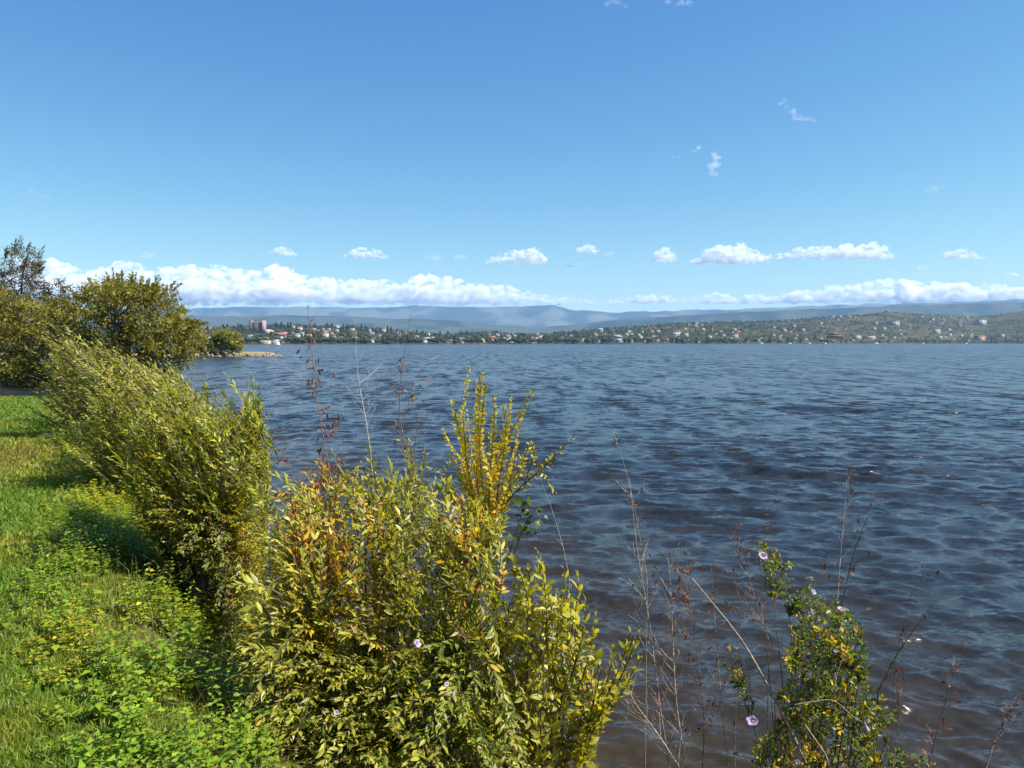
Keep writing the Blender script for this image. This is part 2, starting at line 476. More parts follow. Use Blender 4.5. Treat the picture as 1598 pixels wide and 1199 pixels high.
ridge('mountain_foothills', [-300, 300, 400, 470, 560, 640, 700, 760, 830, 900, 950, 1000, 1050, 1100, 1150, 1250, 1400, 1598, 1900],
      [495, 493, 494, 492, 495, 498, 500, 506, 512, 506, 500, 496, 494, 491, 488, 484, 477, 472, 468], 4600, 1800, 61, (0.022, 0.036, 0.018), (0.060, 0.066, 0.036), 0.5)
ridge('mountain_range', [-300, 300, 400, 480, 560, 640, 700, 750, 800, 830, 855, 870, 890, 920, 950, 1000, 1050, 1080, 1130, 1200, 1300, 1400, 1500, 1598, 1900],
      [483, 482, 479.5, 479, 481, 478, 479, 479.5, 479, 477, 476.5, 478, 484, 486, 488, 487, 486, 484, 484, 481, 476.5, 474, 471, 468.5, 470], 8600, 2600, 71, (0.035, 0.048, 0.028), (0.11, 0.115, 0.075), 0.45)

# ------------------------------------------------------------------ haze
HAZE_TOP = 650.0
hz = MB(); hz.box(-15500, -1700, -4.2, 15500, 14200, HAZE_TOP, (1, 1, 1))
m = bpy.data.materials.new('valley_haze'); m.use_nodes = True
nt = m.node_tree; nt.nodes.clear()
out = nt.nodes.new('ShaderNodeOutputMaterial'); pv = nt.nodes.new('ShaderNodeVolumePrincipled')
pv.inputs['Color'].default_value = (0.30, 0.57, 1.0, 1)
pv.inputs['Density'].default_value = 0.58e-4
pv.inputs['Anisotropy'].default_value = 0.0
nt.links.new(pv.outputs[0], out.inputs['Volume'])
haze_o = hz.build('haze', m)
tag(haze_o, kind='stuff')

# ------------------------------------------------------------------ clouds, far behind the mountains and above the haze
from mathutils import noise as mnoise
def cloud_mat(name, dens, size=130.0, cut=0.40):
    m = bpy.data.materials.new(name); m.use_nodes = True
    nt = m.node_tree; nt.nodes.clear()
    out = nt.nodes.new('ShaderNodeOutputMaterial'); pv = nt.nodes.new('ShaderNodeVolumePrincipled')
    pv.inputs['Color'].default_value = (0.972, 0.972, 0.975, 1)
    pv.inputs['Density'].default_value = dens
    pv.inputs['Anisotropy'].default_value = 0.0
    tc = nt.nodes.new('ShaderNodeTexCoord'); nz = nt.nodes.new('ShaderNodeTexNoise')
    nz.inputs['Scale'].default_value = 1 / size; nz.inputs['Detail'].default_value = 5; nz.inputs['Roughness'].default_value = 0.62
    mp = nt.nodes.new('ShaderNodeMapping'); mp.inputs['Scale'].default_value = (0.75, 0.75, 1.15)
    nt.links.new(tc.outputs['Object'], mp.inputs['Vector']); nt.links.new(mp.outputs[0], nz.inputs['Vector'])
    mr = nt.nodes.new('ShaderNodeMapRange'); mr.inputs[1].default_value = cut; mr.inputs[2].default_value = cut + 0.14; mr.inputs[3].default_value = 0.0; mr.inputs[4].default_value = dens
    nt.links.new(nz.outputs['Fac'], mr.inputs[0]); nt.links.new(mr.outputs[0], pv.inputs['Density'])
    nt.links.new(pv.outputs[0], out.inputs['Volume'])
    return m
M_CUMULUS = cloud_mat('cumulus_vapour', 0.010, 110.0, 0.45)
M_BANK = cloud_mat('bank_vapour', 0.0085, 200.0, 0.455)
M_THIN = cloud_mat('thin_vapour', 0.0022, 110.0, 0.42)

ICO = None
def ico(sub):
    import bmesh
    bm = bmesh.new(); bmesh.ops.create_icosphere(bm, subdivisions=sub, radius=1.0)
    V = np.array([v.co[:] for v in bm.verts]); F = np.array([[v.index for v in f.verts] for f in bm.faces]); bm.free()
    return V, F
ICO1 = ico(1); ICO2 = ico(2); ICO3 = ico(3)

def cloud(label, balls, Y, mat, voxel_px=1.0, rag=0.45, name='cloud', group='clouds low over the mountains', cat='cloud', flat=None):
    """balls: (px, py, radius in px, squash); a lumpy closed body at depth Y"""
    mb = MB(); s = Y / FPX
    cr = np.random.default_rng(int(abs(balls[0][0]) * 7 + len(balls)))
    for (px, py, r, q) in balls:
        c = at(px, py, Y); c = c + np.array([0, cr.uniform(-1.2, 1.2) * r * s, 0])
        mb.add(ICO2[0] * np.array([r * s, r * s, r * s * q]) + c, ICO2[1], (1, 1, 1))
    o = at(balls[0][0], balls[0][1], Y)
    V = np.concatenate(mb.V) - o; F = np.concatenate(mb.F)
    me = tri_mesh('cloud_tmp', V, F)
    ob = bpy.data.objects.new('cloud_tmp', me); col.objects.link(ob)
    md = ob.modifiers.new('r', 'REMESH'); md.mode = 'VOXEL'; md.voxel_size = voxel_px * s
    dg = bpy.context.evaluated_depsgraph_get()
    m2 = bpy.data.meshes.new_from_object(ob.evaluated_get(dg))
    bpy.data.objects.remove(ob); bpy.data.meshes.remove(me)
    m2.name = name
    nv = len(m2.vertices)
    co = np.empty(nv * 3, np.float32); m2.vertices.foreach_get('co', co); co = co.reshape(-1, 3)
    no = np.empty(nv * 3, np.float32); m2.vertex_normals.foreach_get('vector', no); no = no.reshape(-1, 3)
    f1 = 1 / (11 * s); f2 = 1 / (4.2 * s); sd_ = Vector((balls[0][0] * 3.1, balls[0][1] * 1.7, 0))
    f3 = 1 / (2.0 * s)
    d = np.array([((0.35 - abs(mnoise.noise(Vector(v) * f1 + sd_))) * 5.0 + (0.3 - abs(mnoise.noise(Vector(v) * f2 + sd_))) * 6.0 + (0.3 - abs(mnoise.noise(Vector(v) * f3 + sd_))) * 3.4) for v in co.tolist()])
    co = co + no * (d * s * rag)[:, None]
    m2.vertices.foreach_set('co', co.astype(np.float32).ravel()); m2.update()
    m2.materials.clear(); m2.materials.append(mat)
    ob = link(name, m2, None, None, o)
    return tag(ob, label, cat, group)

def puffs(x0, x1, ybase, top, n, seed, rlo=0.25, rhi=0.55, q=0.8):
    """fill the outline between a flat base and the top line top(px) with balls"""
    r_ = np.random.default_rng(seed); out_ = []
    for i in range(n):
        x = r_.uniform(x0, x1); h = max(ybase - top(x), 1.5)
        r = min(h * r_.uniform(rlo, rhi) + 0.8, 9)
        y = r_.uniform(top(x) + r * q, max(ybase - r * q * 0.6, top(x) + r * q + 0.1))
        out_.append((x, y, r, q))
    for i in range(max(4, int((x1 - x0) / 7))):      # a floor of flat balls holds the body together
        x = x0 + (x1 - x0) * (i + 0.5) / max(4, int((x1 - x0) / 7)); h = max(ybase - top(x), 1.5)
        out_.append((x, ybase - h * 0.33, max(h * 0.36, 4.2), 0.7))
    return out_
def dome(x0, x1, ytop, ybase, skew=0.5, bumps=0.25, seed=0):
    def f(x):
        t = np.clip((x - x0) / (x1 - x0), 0, 1)
        e = (t / skew if t < skew else (1 - t) / (1 - skew))
        h = (e ** 0.6) * (1 - bumps + 2 * bumps * float(vnoise(x * 0.09 + seed, 0.3 + seed, 3)))
        return ybase - (ybase - ytop) * min(h, 1.05)
    return f
CLOUD_Y = 19000.0
small = [  # x0, x1, top, base, skew, label
    (418, 466, 381, 400, 0.5, 'compact white cloud above the left part of the cloud bank'),
    (533, 608, 381, 404, 0.4, 'white cloud with a long flat right tail over the left far hills'),
    (752, 855, 382, 412, 0.8, 'larger white cloud over mid lake rising to its right end'),
    (896, 938, 377, 397, 0.45, 'small ragged white cloud with a crumb beside it'),
    (1012, 1058, 385, 410, 0.5, 'single rounded white cloud just left of the long cloud'),
    (1074, 1205, 375, 413, 0.5, 'double decked white cloud, left half of the long cloud chain'),
    (1180, 1398, 372, 406, 0.8, 'long flat white cloud that climbs to a peak at its right end'),
    (1468, 1536, 383, 406, 0.4, 'white cloud with a thin right tail at the far right of the sky'),
    (660, 692, 393, 407, 0.5, 'faint little round cloud left of the larger rising cloud'),
    (168, 224, 403, 420, 0.5, 'white cloud poking out above the bank over the wide tree'),
    (880, 906, 405, 416, 0.5, 'tiny cloud scrap under the ragged small cloud'),
    (216, 244, 391, 404, 0.5, 'faint pink white puff above the wide tree'),
    (1566, 1590, 422, 433, 0.5, 'tiny cloud puff above the bank at the far right'),
    (706, 728, 394, 405, 0.5, 'faintest tiny puff beside the round little cloud'),
    (940, 960, 389, 399, 0.5, 'crumb of cloud right of the ragged small cloud'),
    (1430, 1452, 410, 420, 0.5, 'pale wisp under the right end of the long cloud chain'),
]
for i, (x0, x1, yt, yb, sk, lab) in enumerate(small):
    w = x1 - x0
    faint = i in (8, 11, 13, 15, 14)
    cloud(lab, puffs(x0 + 3, x1 - 3, yb - 1, dome(x0, x1, yt + 1, yb, sk, 0.22, i), int(10 + w * 0.8), 100 + i, 0.10, 0.30, 0.75), CLOUD_Y, M_THIN if faint else M_CUMULUS, 1.1, 0.45)

BX = [20, 60, 85, 110, 135, 160, 200, 220, 240, 290, 340, 400, 418, 432, 450, 470, 520, 560, 600, 628, 645, 660, 680, 695, 715, 740, 790, 830, 870, 930, 960]
BY = [405, 403, 400, 416, 420, 412, 405, 411, 418, 412, 413, 420, 414, 411, 416, 425, 433, 434, 432, 442, 433, 424, 421, 427, 434, 440, 443, 455, 462, 468, 470]
top_l = lambda x: float(np.interp(x, BX, BY)) + 5 * (float(vnoise(x * 0.07, 0.5, 8)) - 0.35)
banks = [(20, 150, 'left end of the tall cloud bank, showing beside the thin tree'),
         (140, 300, 'broad part of the cloud bank behind the wide tree crown'),
         (290, 440, 'cloud bank section with a bright rounded head over the castle like tower'),
         (425, 570, 'sloping section of the cloud bank above the tall red leaf stem'),
         (555, 650, 'lower saddle of the cloud bank between two heads'),
         (635, 760, 'bright billowing head of the cloud bank near the golden branches'),
         (745, 960, 'long thin right end of the tall cloud bank fading to the skyline')]
for i, (x0, x1, lab) in enumerate(banks):
    cloud(lab, puffs(x0, x1, 476, top_l, int((x1 - x0) * 1.7), 300 + i, 0.06, 0.24, 0.8), 23000.0 + 250 * (i % 2), M_BANK, 1.5, 0.62, 'cloud_bank', 'cumulus bank over the mountains', 'cloud bank')
CX = [940, 1000, 1060, 1100, 1130, 1160, 1185, 1210, 1250, 1280, 1320, 1350, 1380, 1400, 1450, 1500, 1560, 1598, 1700]
CY = [466, 460, 458, 460, 454, 459, 454, 461, 452, 444, 441, 437, 428, 431, 435, 440, 441, 446, 440]
top_r = lambda x: float(np.interp(x, CX, CY)) + 9 * (float(vnoise(x * 0.06, 0.5, 18)) - 0.3)
for i, (x0, x1, lab) in enumerate([(950, 1110, 'faint low cloud layer right of the mountain peak'),
                                   (1095, 1260, 'low broken cloud layer above the wooded right crest'),
                                   (1245, 1420, 'brighter cloud layer under the long cloud chain'),
                                   (1405, 1660, 'low cloud layer at the far right end of the range')]):
    cloud(lab, puffs(x0, x1, 474, top_r, int((x1 - x0) * 1.3), 400 + i, 0.07, 0.24, 0.7), 23000.0, M_BANK if i == 2 else cloud_mat('layer_vapour', 0.010, 240.0, 0.43), 1.6, 0.6, 'cloud_bank', 'low cloud layer over the right hills', 'cloud bank')

wr = np.random.default_rng(5)
def wisp(lab, pts, Y, r, n, spread, faint=1.0):
    pts = np.array(pts, float); b = []
    for i in range(n):
        t = wr.uniform(0, len(pts) - 1.001); k = int(t); q = pts[k] + (pts[k + 1] - pts[k]) * (t - k)
        b.append((q[0] + wr.normal() * spread, q[1] + wr.normal() * spread * 0.8, r * wr.uniform(0.4, 1.0), wr.uniform(0.5, 1.0)))
    cloud(lab, b, Y, cloud_mat('wisp_vapour', 0.006 * faint, 45.0, 0.42), 0.8, 0.30, 'wisp_cloud', 'wisps high in the blue sky', 'cloud')
wisp('highest wisp, a thin curved streak at the upper right of the sky', [(1222, 155), (1230, 172), (1246, 184), (1272, 188)], 9000.0, 4.5, 34, 2.5, 0.8)
wisp('brightest high wisp, a small upright smear of cloud', [(1119, 240), (1114, 256), (1110, 272)], 9000.0, 6.5, 20, 2.5, 0.9)
wisp('tiny bright wisp up and left of the upright smear', [(1080, 238), (1092, 230)], 9000.0, 4.5, 10, 1.5, 0.9)
wisp('very faint speck of wisp left of the tiny bright wisp', [(1050, 248), (1056, 244)], 9000.0, 3.5, 6, 1.5, 0.5)
wisp('thin slanting wisp streak high above the thin tree', [(46, 296), (60, 303), (82, 311)], 9000.0, 2.8, 18, 0.8, 0.8)
wisp('faint flat wisp high at the right edge of the sky', [(1448, 294), (1472, 292)], 9000.0, 5.0, 10, 2.0, 0.35)
wisp('smallest faint wisp left of the flat right wisp', [(1412, 270), (1430, 268)], 9000.0, 3.0, 7, 1.5, 0.35)
wisp('scrap of cloud cut by the top edge of the picture', [(1040, 3), (1085, 6)], 9000.0, 5, 14, 1.5, 0.6)
wisp('pale scrap of cloud at the top edge left of its twin', [(945, 4), (978, 7)], 9000.0, 5, 12, 2.0, 0.35)

# ================================================================== ACROSS THE LAKE: woods, houses, boats
fr = np.random.default_rng(23)
def crown_lumps(n, seed, tall=1.0, conical=False):
    """a lumpy crown made of many small leaf clumps around a few limbs, base at z=0, height about 1"""
    r_ = np.random.default_rng(seed); Vs = []; Fs = []; k = 0
    for i in range(n):
        if conical:
            h = r_.uniform(0.12, 1.0); rad = 0.22 * (1.05 - h); a = r_.uniform(0, 6.28)
            c = np.array([rad * math.cos(a) * 0.6, rad * math.sin(a) * 0.6, h]); s = 0.06 + 0.11 * (1.05 - h)
        else:
            u = unit(r_.normal(size=3)); u[2] = u[2] * 0.75
            c = np.array([0, 0, 0.6]) + u * np.array([0.34, 0.34, 0.30]) * r_.uniform(0.5, 1.0); s = r_.uniform(0.09, 0.20)
        V = ICO1[0] * s * r_.uniform(0.65, 1.25, (1, 3)) + c
        V = V + r_.normal(size=V.shape) * s * 0.22
        Vs.append(V); Fs.append(ICO1[1] + k); k += len(V)
    return np.concatenate(Vs), np.concatenate(Fs)
GREENS = np.array([1.05, 1.2, 0.75]) * np.array([[0.030, 0.045, 0.016], [0.045, 0.058, 0.018], [0.026, 0.038, 0.018], [0.060, 0.066, 0.020], [0.038, 0.044, 0.022], [0.070, 0.062, 0.026]])
lump_low = []
for i in range(6):
    V, F = crown_lumps(3, 900 + i)
    if i >= 4: V, F = crown_lumps(4, 900 + i, conical=True)
    lump_low.append((V[:, :], F))

# ---- houses first, so that the trees can leave them in view
def house_kind(kind, wall, roof, w, d, h):
    W = MB(); Rf = MB(); Wi = MB()
    W.box(-w / 2, -d / 2, -4, w / 2, d / 2, h, wall)
    if kind == 'flat':
        Rf.box(-w / 2 - 0.3, -d / 2 - 0.3, h + 0.003, w / 2 + 0.3, d / 2 + 0.3, h + 0.5, roof)
    elif kind == 'gable':
        e = 0.5; hr = d * 0.28
        P = [(-w / 2 - e, -d / 2 - e, h - 0.15), (w / 2 + e, -d / 2 - e, h - 0.15), (w / 2 + e, d / 2 + e, h - 0.15), (-w / 2 - e, d / 2 + e, h - 0.15), (-w / 2 - e, 0, h + hr), (w / 2 + e, 0, h + hr)]
        Rf.add(P, [(0, 1, 5), (0, 5, 4), (2, 3, 4), (2, 4, 5), (0, 4, 3), (1, 2, 5), (0, 3, 2), (0, 2, 1)], roof)
    else:
        e = 0.5; hr = d * 0.26
        P = [(-w / 2 - e, -d / 2 - e, h - 0.1), (w / 2 + e, -d / 2 - e, h - 0.1), (w / 2 + e, d / 2 + e, h - 0.1), (-w / 2 - e, d / 2 + e, h - 0.1), (-w / 4, 0, h + hr), (w / 4, 0, h + hr)]
        Rf.add(P, [(0, 1, 5), (0, 5, 4), (2, 3, 4), (2, 4, 5), (0, 4, 3), (1, 2, 5), (0, 3, 2), (0, 2, 1)], roof)
    ws = []
    for lv in range(max(1, int(h / 3.0))):
        for q in range(max(2, int(w / 3.4))):
            x = -w / 2 + w * (q + 0.5) / max(2, int(w / 3.4)); b = MB()
            b.box(x - 0.75, -d / 2 - 0.08, 0.9 + lv * 3, x + 0.75, -d / 2 + 0.05, 2.3 + lv * 3, (0.05, 0.06, 0.07)); ws.append(b)
    return W, Rf, ws
WHITE = (0.40, 0.375, 0.34); CREAM = (0.37, 0.31, 0.235); PINK = (0.40, 0.26, 0.20); GREYW = (0.42, 0.40, 0.38)
TERRA = (0.27, 0.11, 0.07); GREYR = (0.28, 0.27, 0.27); RUST = (0.26, 0.12, 0.075); PALER = (0.36, 0.33, 0.30)
HK = [('flat', WHITE, PALER, 13, 9, 6.2, 'tall white flat roofed house'), ('gable', WHITE, TERRA, 12, 9, 3.6, 'low white terracotta roofed house'),
      ('gable', CREAM, GREYR, 13, 8, 5.6, 'grey roofed cream house'), ('hip', PINK, RUST, 12, 10, 3.8, 'rusty roofed brick house'),
      ('flat', CREAM, PALER, 15, 9, 3.6, 'long flat cream house'), ('hip', WHITE, GREYR, 11, 9, 5.8, 'grey roofed tall white house'),
      ('flat', GREYW, GREYR, 12, 8, 6.0, 'flat grey house'), ('gable', WHITE, PALER, 9, 7, 3.4, 'small white pale roofed cottage')]
kinds = []
for hk in HK:
    W, Rf, ws = house_kind(*hk[:6])
    kinds.append((W.mesh('wall'), Rf.mesh('roof'), [b.mesh('window') for b in ws], hk[6]))
for w_, r__, wi, _ in kinds:
    w_.materials.append(M_WALL); r__.materials.append(M_ROOF)
    for x in wi: x.materials.append(M_GLASS)
occupied = []          # (px, t, half width px) of each house
ZX = [370, 440, 520, 600, 690, 780, 880, 1000, 1100, 1180, 1250, 1340, 1420, 1520, 9999]
ZN = ['behind the spit trees', 'by the pinkish tower', 'beyond the tall red stem', 'beyond the bare pale twig', 'beyond the brown stalk', 'by the dark wooded hump',
      'left of the tall white house', 'around the tall white house', 'right of the tall white house', 'below mid right crest', 'left of the red roofed hall', 'around the red roofed hall', 'above the pier', 'right of the pier', 'at the right end']
def zone(px, t):
    return ZN[int(np.searchsorted(ZX, px))]
def rowname(t):
    return 'close to water' if t < 0.1 else ('low down' if t < 0.3 else ('halfway up' if t < 0.6 else ('higher up' if t < 0.85 else 'at the crest')))
used_labels = set()
def place_house(px, t, k, rot, scale, label=None):
    if label is None:                  # another kind of house where this kind already stands in the same spot
        free = [q for q in list(range(k, 8)) + list(range(k)) if '%s %s, %s' % (kinds[q][3], rowname(t), zone(px, t)) not in used_labels]
        if not free: return
        k = free[0]; used_labels.add('%s %s, %s' % (kinds[k][3], rowname(t), zone(px, t)))
    P = hill_pt(px, t)
    w_, r__, wi, lab = kinds[k]
    root = empty('house', P + np.array([0, 0, 0.2])); root.rotation_euler = (0, 0, rot); root.scale = (scale,) * 3
    link('wall', w_, None, root); link('roof', r__, None, root)
    for x in wi: link('window', x, None, root)
    tag(root, label or '%s %s, %s' % (lab, rowname(t), zone(px, t)), 'house', 'houses scattered over the far shore')
    occupied.append((px, t, 7.5 * scale * FPX / P[1]))
special = [  # px, t, kind, scale, label
    (963, 0.10, 5, 1.55, 'tallest bright white house by the water behind the golden shrub'),
    (1393, 0.62, 0, 1.9, 'biggest pale house standing alone on the upper right slope'),
    (1460, 0.36, 7, 1.7, 'bright white gabled house among trees right of the pier'),
    (1146, 0.30, 1, 1.3, 'bright white house low on the slope below mid right crest'),
    (1052, 0.45, 0, 1.5, 'white house at the middle of the far slope, brightest there'),
    (438, 0.34, 1, 1.4, 'white roofed house just right of the pinkish tower'),
    (413, 0.02, 4, 1.0, 'long pale boathouse at the water under the pinkish tower'),
    (430, 0.01, 7, 1.0, 'little white gabled boathouse at the left far waterline'),
    (936, 0.9, 7, 1.3, 'white house on the skyline just right of mid lake'),
    (1382, 1.0, 3, 0.9, 'house on the highest hump of the right crest'),
    (1336, 0.16, 0, 1.2, 'white waterfront house left of the boat pier'),
    (1356, 0.16, 4, 1.5, 'long cream waterfront house above the boat pier'),
    (828, 0.05, 4, 1.3, 'pale low house at the water left of mid right slope'),
    (768, 0.35, 3, 1.4, 'reddish house under the little dark wooded hump'),
    (1528, 0.14, 1, 1.6, 'white house with dark roof low at the right end'),
    (1528, 0.7, 6, 2.2, 'long grey building high on the slope at the right end')]
for q in special:
    place_house(q[0], q[1], q[2], fr.uniform(-0.35, 0.35), q[3], q[4])
tries = 0
while len(occupied) < 235 and tries < 12000:
    tries += 1
    px = fr.uniform(295, 1600); t = fr.uniform(0.03, 1.0)
    dens = np.interp(px, [300, 420, 520, 660, 730, 800, 900, 1000, 1200, 1350, 1450, 1530, 1545, 1600], [0.6, 0.9, 0.8, 0.9, 0.35, 0.35, 0.7, 0.9, 0.9, 0.8, 1.0, 0.8, 0.15, 0.15])
    dens *= 2.2 * float(sstep(0.36, 0.62, fbm(np.array(px * 0.035), np.array(t * 3.5), 91, 3))) + 0.06
    if fr.uniform() > dens: continue
    if any(abs(px - o[0]) < o[2] + 5 and abs(t - o[1]) < 0.07 for o in occupied): continue
    place_house(px, t, int(fr.integers(0, 8)), fr.uniform(-0.6, 0.6), fr.uniform(0.42, 0.85))
oc = np.array(occupied)

# ---- castle-like apartment tower on the left shore
P = hill_pt(404, 0.7); b0 = P + np.array([0, 0, -1.0])
tower = empty('apartment_tower', b0)
tag(tower, 'pinkish castle like tower block with corner turrets on the left shore', 'building')
w1 = MB(); w1.box(-9, -6, -4, 7.5, 6, 17, (0.20, 0.135, 0.125)); w1.build('wall', M_WALL, tower)
w2 = MB(); w2.box(7.5, -7, -4, 12, 5, 21.5, (0.29, 0.215, 0.22)); w2.build('stair_tower', M_WALL, tower)
w3 = MB(); w3.box(-12.6, -6.5, -4, -9, 5, 22.0, (0.16, 0.11, 0.105)); w3.build('corner_turret', M_WALL, tower)
w4 = MB(); w4.box(12.0, -8, -4, 21, 4, 6.5, (0.40, 0.32, 0.29)); w4.build('low_wing', M_WALL, tower)
for i, x in enumerate(np.linspace(-8.6, 6.4, 6)):
    c = MB(); c.box(x, -6.2, 17.003, x + 1.4, 6.2, 18.6, (0.20, 0.135, 0.125)); c.build('merlon', M_WALL, tower)
win = MB(); win.box(-0.55, -0.12, 0, 0.55, 0.12, 1.7, (0.06, 0.055, 0.06)); winm = win.mesh('window'); winm.materials.append(M_GLASS)
for zz in range(5):
    for xx in range(5):
        link('window', winm, None, tower, (-7.2 + xx * 3.2, -6.02, 1.5 + zz * 3.1))
occupied.append((404, 0.7, 12)); 

# ---- big red roofed hall low on the right shore
P = hill_pt(1302, 0.2)
hall = empty('red_roofed_hall', P); tag(hall, 'wide hall with stepped red tiled roof near the right far waterline', 'building')
b = MB(); b.box(-15, -8, -4, 15, 8, 4, (0.30, 0.16, 0.11)); b.build('wall', M_WALL, hall)
for nm, w, d, z0, z1, wt, dt in (('lower_roof', 19, 11, 3.9, 7.2, 11, 6), ('upper_roof', 11.5, 6.5, 8.6, 13.5, 1.5, 0.8)):
    r_ = MB(); V = [(-w, -d, z0), (w, -d, z0), (w, d, z0), (-w, d, z0), (-wt, -dt, z1), (wt, -dt, z1), (wt, dt, z1), (-wt, dt, z1)]
    r_.add(V, [(0, 1, 5), (0, 5, 4), (1, 2, 6), (1, 6, 5), (2, 3, 7), (2, 7, 6), (3, 0, 4), (3, 4, 7), (4, 5, 6), (4, 6, 7), (0, 3, 2), (0, 2, 1)], (0.19, 0.085, 0.06)); r_.build(nm, M_ROOF, hall)
b = MB(); b.box(-10, -5, 7.203, 10, 5, 8.7, (0.34, 0.20, 0.15)); b.build('clerestory', M_WALL, hall)
for x in np.linspace(-12, 10.4, 8):
    link('window', winm, None, hall, (x, -8.02, 1.0))
occupied.append((1302, 0.2, 15)); oc = np.array(occupied)

# ---- trees of the far shore: the 290 that show largest as trees, the others as one wood
def far_tree_ok(px, t, hw):
    d = np.abs(px - oc[:, 0]) < oc[:, 2] * 0.8 + hw * 0.7
    return fr.uniform() < 0.3 or not np.any(d & (t < oc[:, 1] + 0.02) & (t > oc[:, 1] - 0.17))
trees = []
for i in range(9500):
    px = fr.uniform(-120, 1740); t = fr.uniform(-0.005, 1.02)
    if fr.uniform() < 0.12: t = fr.uniform(0.95, 1.03)
    if fr.uniform() < 0.10: t = fr.uniform(-0.004, 0.05)
    cov = fbm(np.array(px * 0.02), np.array(t * 4), 95, 4)
    if 1380 < px < 1540 and 0.3 < t < 0.95 and fr.uniform() < 0.2: continue
    if cov < 0.20 and 0.06 < t < 0.94: continue
    con = fr.uniform() < (0.22 if t > 0.9 else 0.10)
    h = fr.uniform(4.5, 8.5) * (1.25 if con else 1.0) * (1.2 if t < 0.05 else 1.0) * (0.8 if px > 1300 else 1.0)
    P = hill_pt(px, t)
    if not far_tree_ok(px, t, 0.4 * h * FPX / P[1]): continue
    trees.append((px, t, h, con, P))
size = np.array([q[2] / q[4][1] * (1.35 if (q[1] < 0.05 or q[1] > 0.93) else 1.0) * (1.0 if 300 < q[0] < 1598 else 0.1) for q in trees])
order = np.argsort(-size)
wood = MB(); protos = {}
TK = [('round dark green tree', 0, 0), ('round olive tree', 0, 3), ('round grey green tree', 0, 4), ('dark pointed conifer', 1, 2)]
for j, (nm, con, g) in enumerate(TK):
    V, F = crown_lumps(16 if not con else 20, 40 + j, conical=bool(con))
    c = GREENS[g] * fr.uniform(0.75, 1.25, (len(V) // 42 * 42, 1)).repeat(1, 0) if False else np.repeat(GREENS[g][None] * fr.uniform(0.65, 1.35, (len(V) // len(ICO1[0]), 1)), len(ICO1[0]), 0)
    cm = tri_mesh('crown', V, F, c); cm.materials.append(M_FAR_LEAF)
    tb = MB(); tb.tube([(0, 0, -0.15), (0.01, 0, 0.25), (0, 0.01, 0.5)], 0.035, 0.02, (0.06, 0.045, 0.035), 5); tm = tb.mesh('trunk'); tm.materials.append(M_WOOD)
    protos[j] = (cm, tm)
for n_, i in enumerate(order):
    px, t, h, con, P = trees[i]
    if n_ < 290:
        j = 3 if con else int(fr.integers(0, 3))
        root = empty('conifer_tree' if con else 'broadleaf_tree', P); root.scale = (h * fr.uniform(0.95, 1.3),) * 2 + (h,); root.rotation_euler = (0, 0, fr.uniform(0, 6.28))
        link('crown', protos[j][0], None, root); link('trunk', protos[j][1], None, root)
        where = 'at the shore' if t < 0.06 else ('on the skyline' if t > 0.9 else ('low down' if t < 0.4 else 'high up'))
        tag(root, '%s %s %s' % (TK[j][0], where, zone(px, t)), 'tree', 'trees on the far shore')
    else:
        V, F = lump_low[int(fr.integers(4, 6)) if con else int(fr.integers(0, 4))]
        a = fr.uniform(0, 6.28); ca, sa = math.cos(a), math.sin(a); s = h * fr.uniform(1.2, 1.9)
        V2 = np.stack([(V[:, 0] * ca - V[:, 1] * sa) * s, (V[:, 0] * sa + V[:, 1] * ca) * s, (V[:, 2] - 0.12) * h], 1) + P
        wood.add(V2, F, GREENS[int(fr.integers(0, 6))] * fr.uniform(0.65, 1.3))
me = tri_mesh('far_woodland', np.concatenate(wood.V), np.concatenate(wood.F), np.concatenate(wood.C))
tag(link('far_woodland', me, M_FAR_LEAF), 'dark wooded cover filling the far shore between the houses', 'woodland', kind='stuff')

# ---- boats and the pier
def boat(px, length, lab, cabin=True, colr=(0.8, 0.8, 0.78)):
    Y = float(shore_D(px)) - 26; P = at(px, 540, Y); P[2] = 0.0
    root = empty('moored_boat', P); root.rotation_euler = (0, 0, fr.uniform(-0.4, 0.4))
    h = MB(); L = length
    V = [(-L / 2, -L * .14, 0.9), (L * .25, -L * .15, 1.0), (L / 2, 0, 1.3), (L * .25, L * .15, 1.0), (-L / 2, L * .14, 0.9), (-L * .47, -L * .09, -0.3), (L * .2, -L * .09, -0.3), (L * .42, 0, -0.2), (L * .2, L * .09, -0.3), (-L * .47, L * .09, -0.3)]
    F = [(0, 5, 6), (0, 6, 1), (1, 6, 7), (1, 7, 2), (2, 7, 8), (2, 8, 3), (3, 8, 9), (3, 9, 4), (4, 9, 5), (4, 5, 0), (0, 1, 4), (1, 3, 4), (1, 2, 3), (5, 9, 8), (5, 8, 6), (6, 8, 7)]
    h.add(V, F, colr); h.build('hull', M_PAINT, root)
    if cabin:
        c = MB(); c.box(-L * .25, -L * .1, 0.95, L * .15, L * .1, 2.6, (0.75, 0.75, 0.75)); cab = c.build('cabin', M_PAINT, root)
        w_ = MB(); w_.box(-L * .2, -L * .1 - 0.02, 1.7, L * .1, -L * .1 + 0.05, 2.3, (0.04, 0.05, 0.06)); w_.build('window', M_GLASS, cab)
    tag(root, lab, 'boat', 'white boats along the far waterline')
boat(1263, 7, 'small white boat under the red roofed hall, at its left')
boat(1288, 6, 'small white boat in front of the red roofed hall')
boat(1367, 12, 'largest white boat, moored at the pier on the right shore')
boat(1441, 6, 'small white boat midway between pier and right end')
boat(1508, 6, 'lone white boat nearest the right end of the far waterline')
boat(1232, 8, 'white boat left of the two by the red roofed hall')
boat(1188, 7, 'leftmost white boat of the right far shore')
boat(432, 9, 'white boat at the left far shore right of the spit tip')
Y = float(shore_D(1372)) - 20; P = at(1372, 540, Y); P[2] = 0
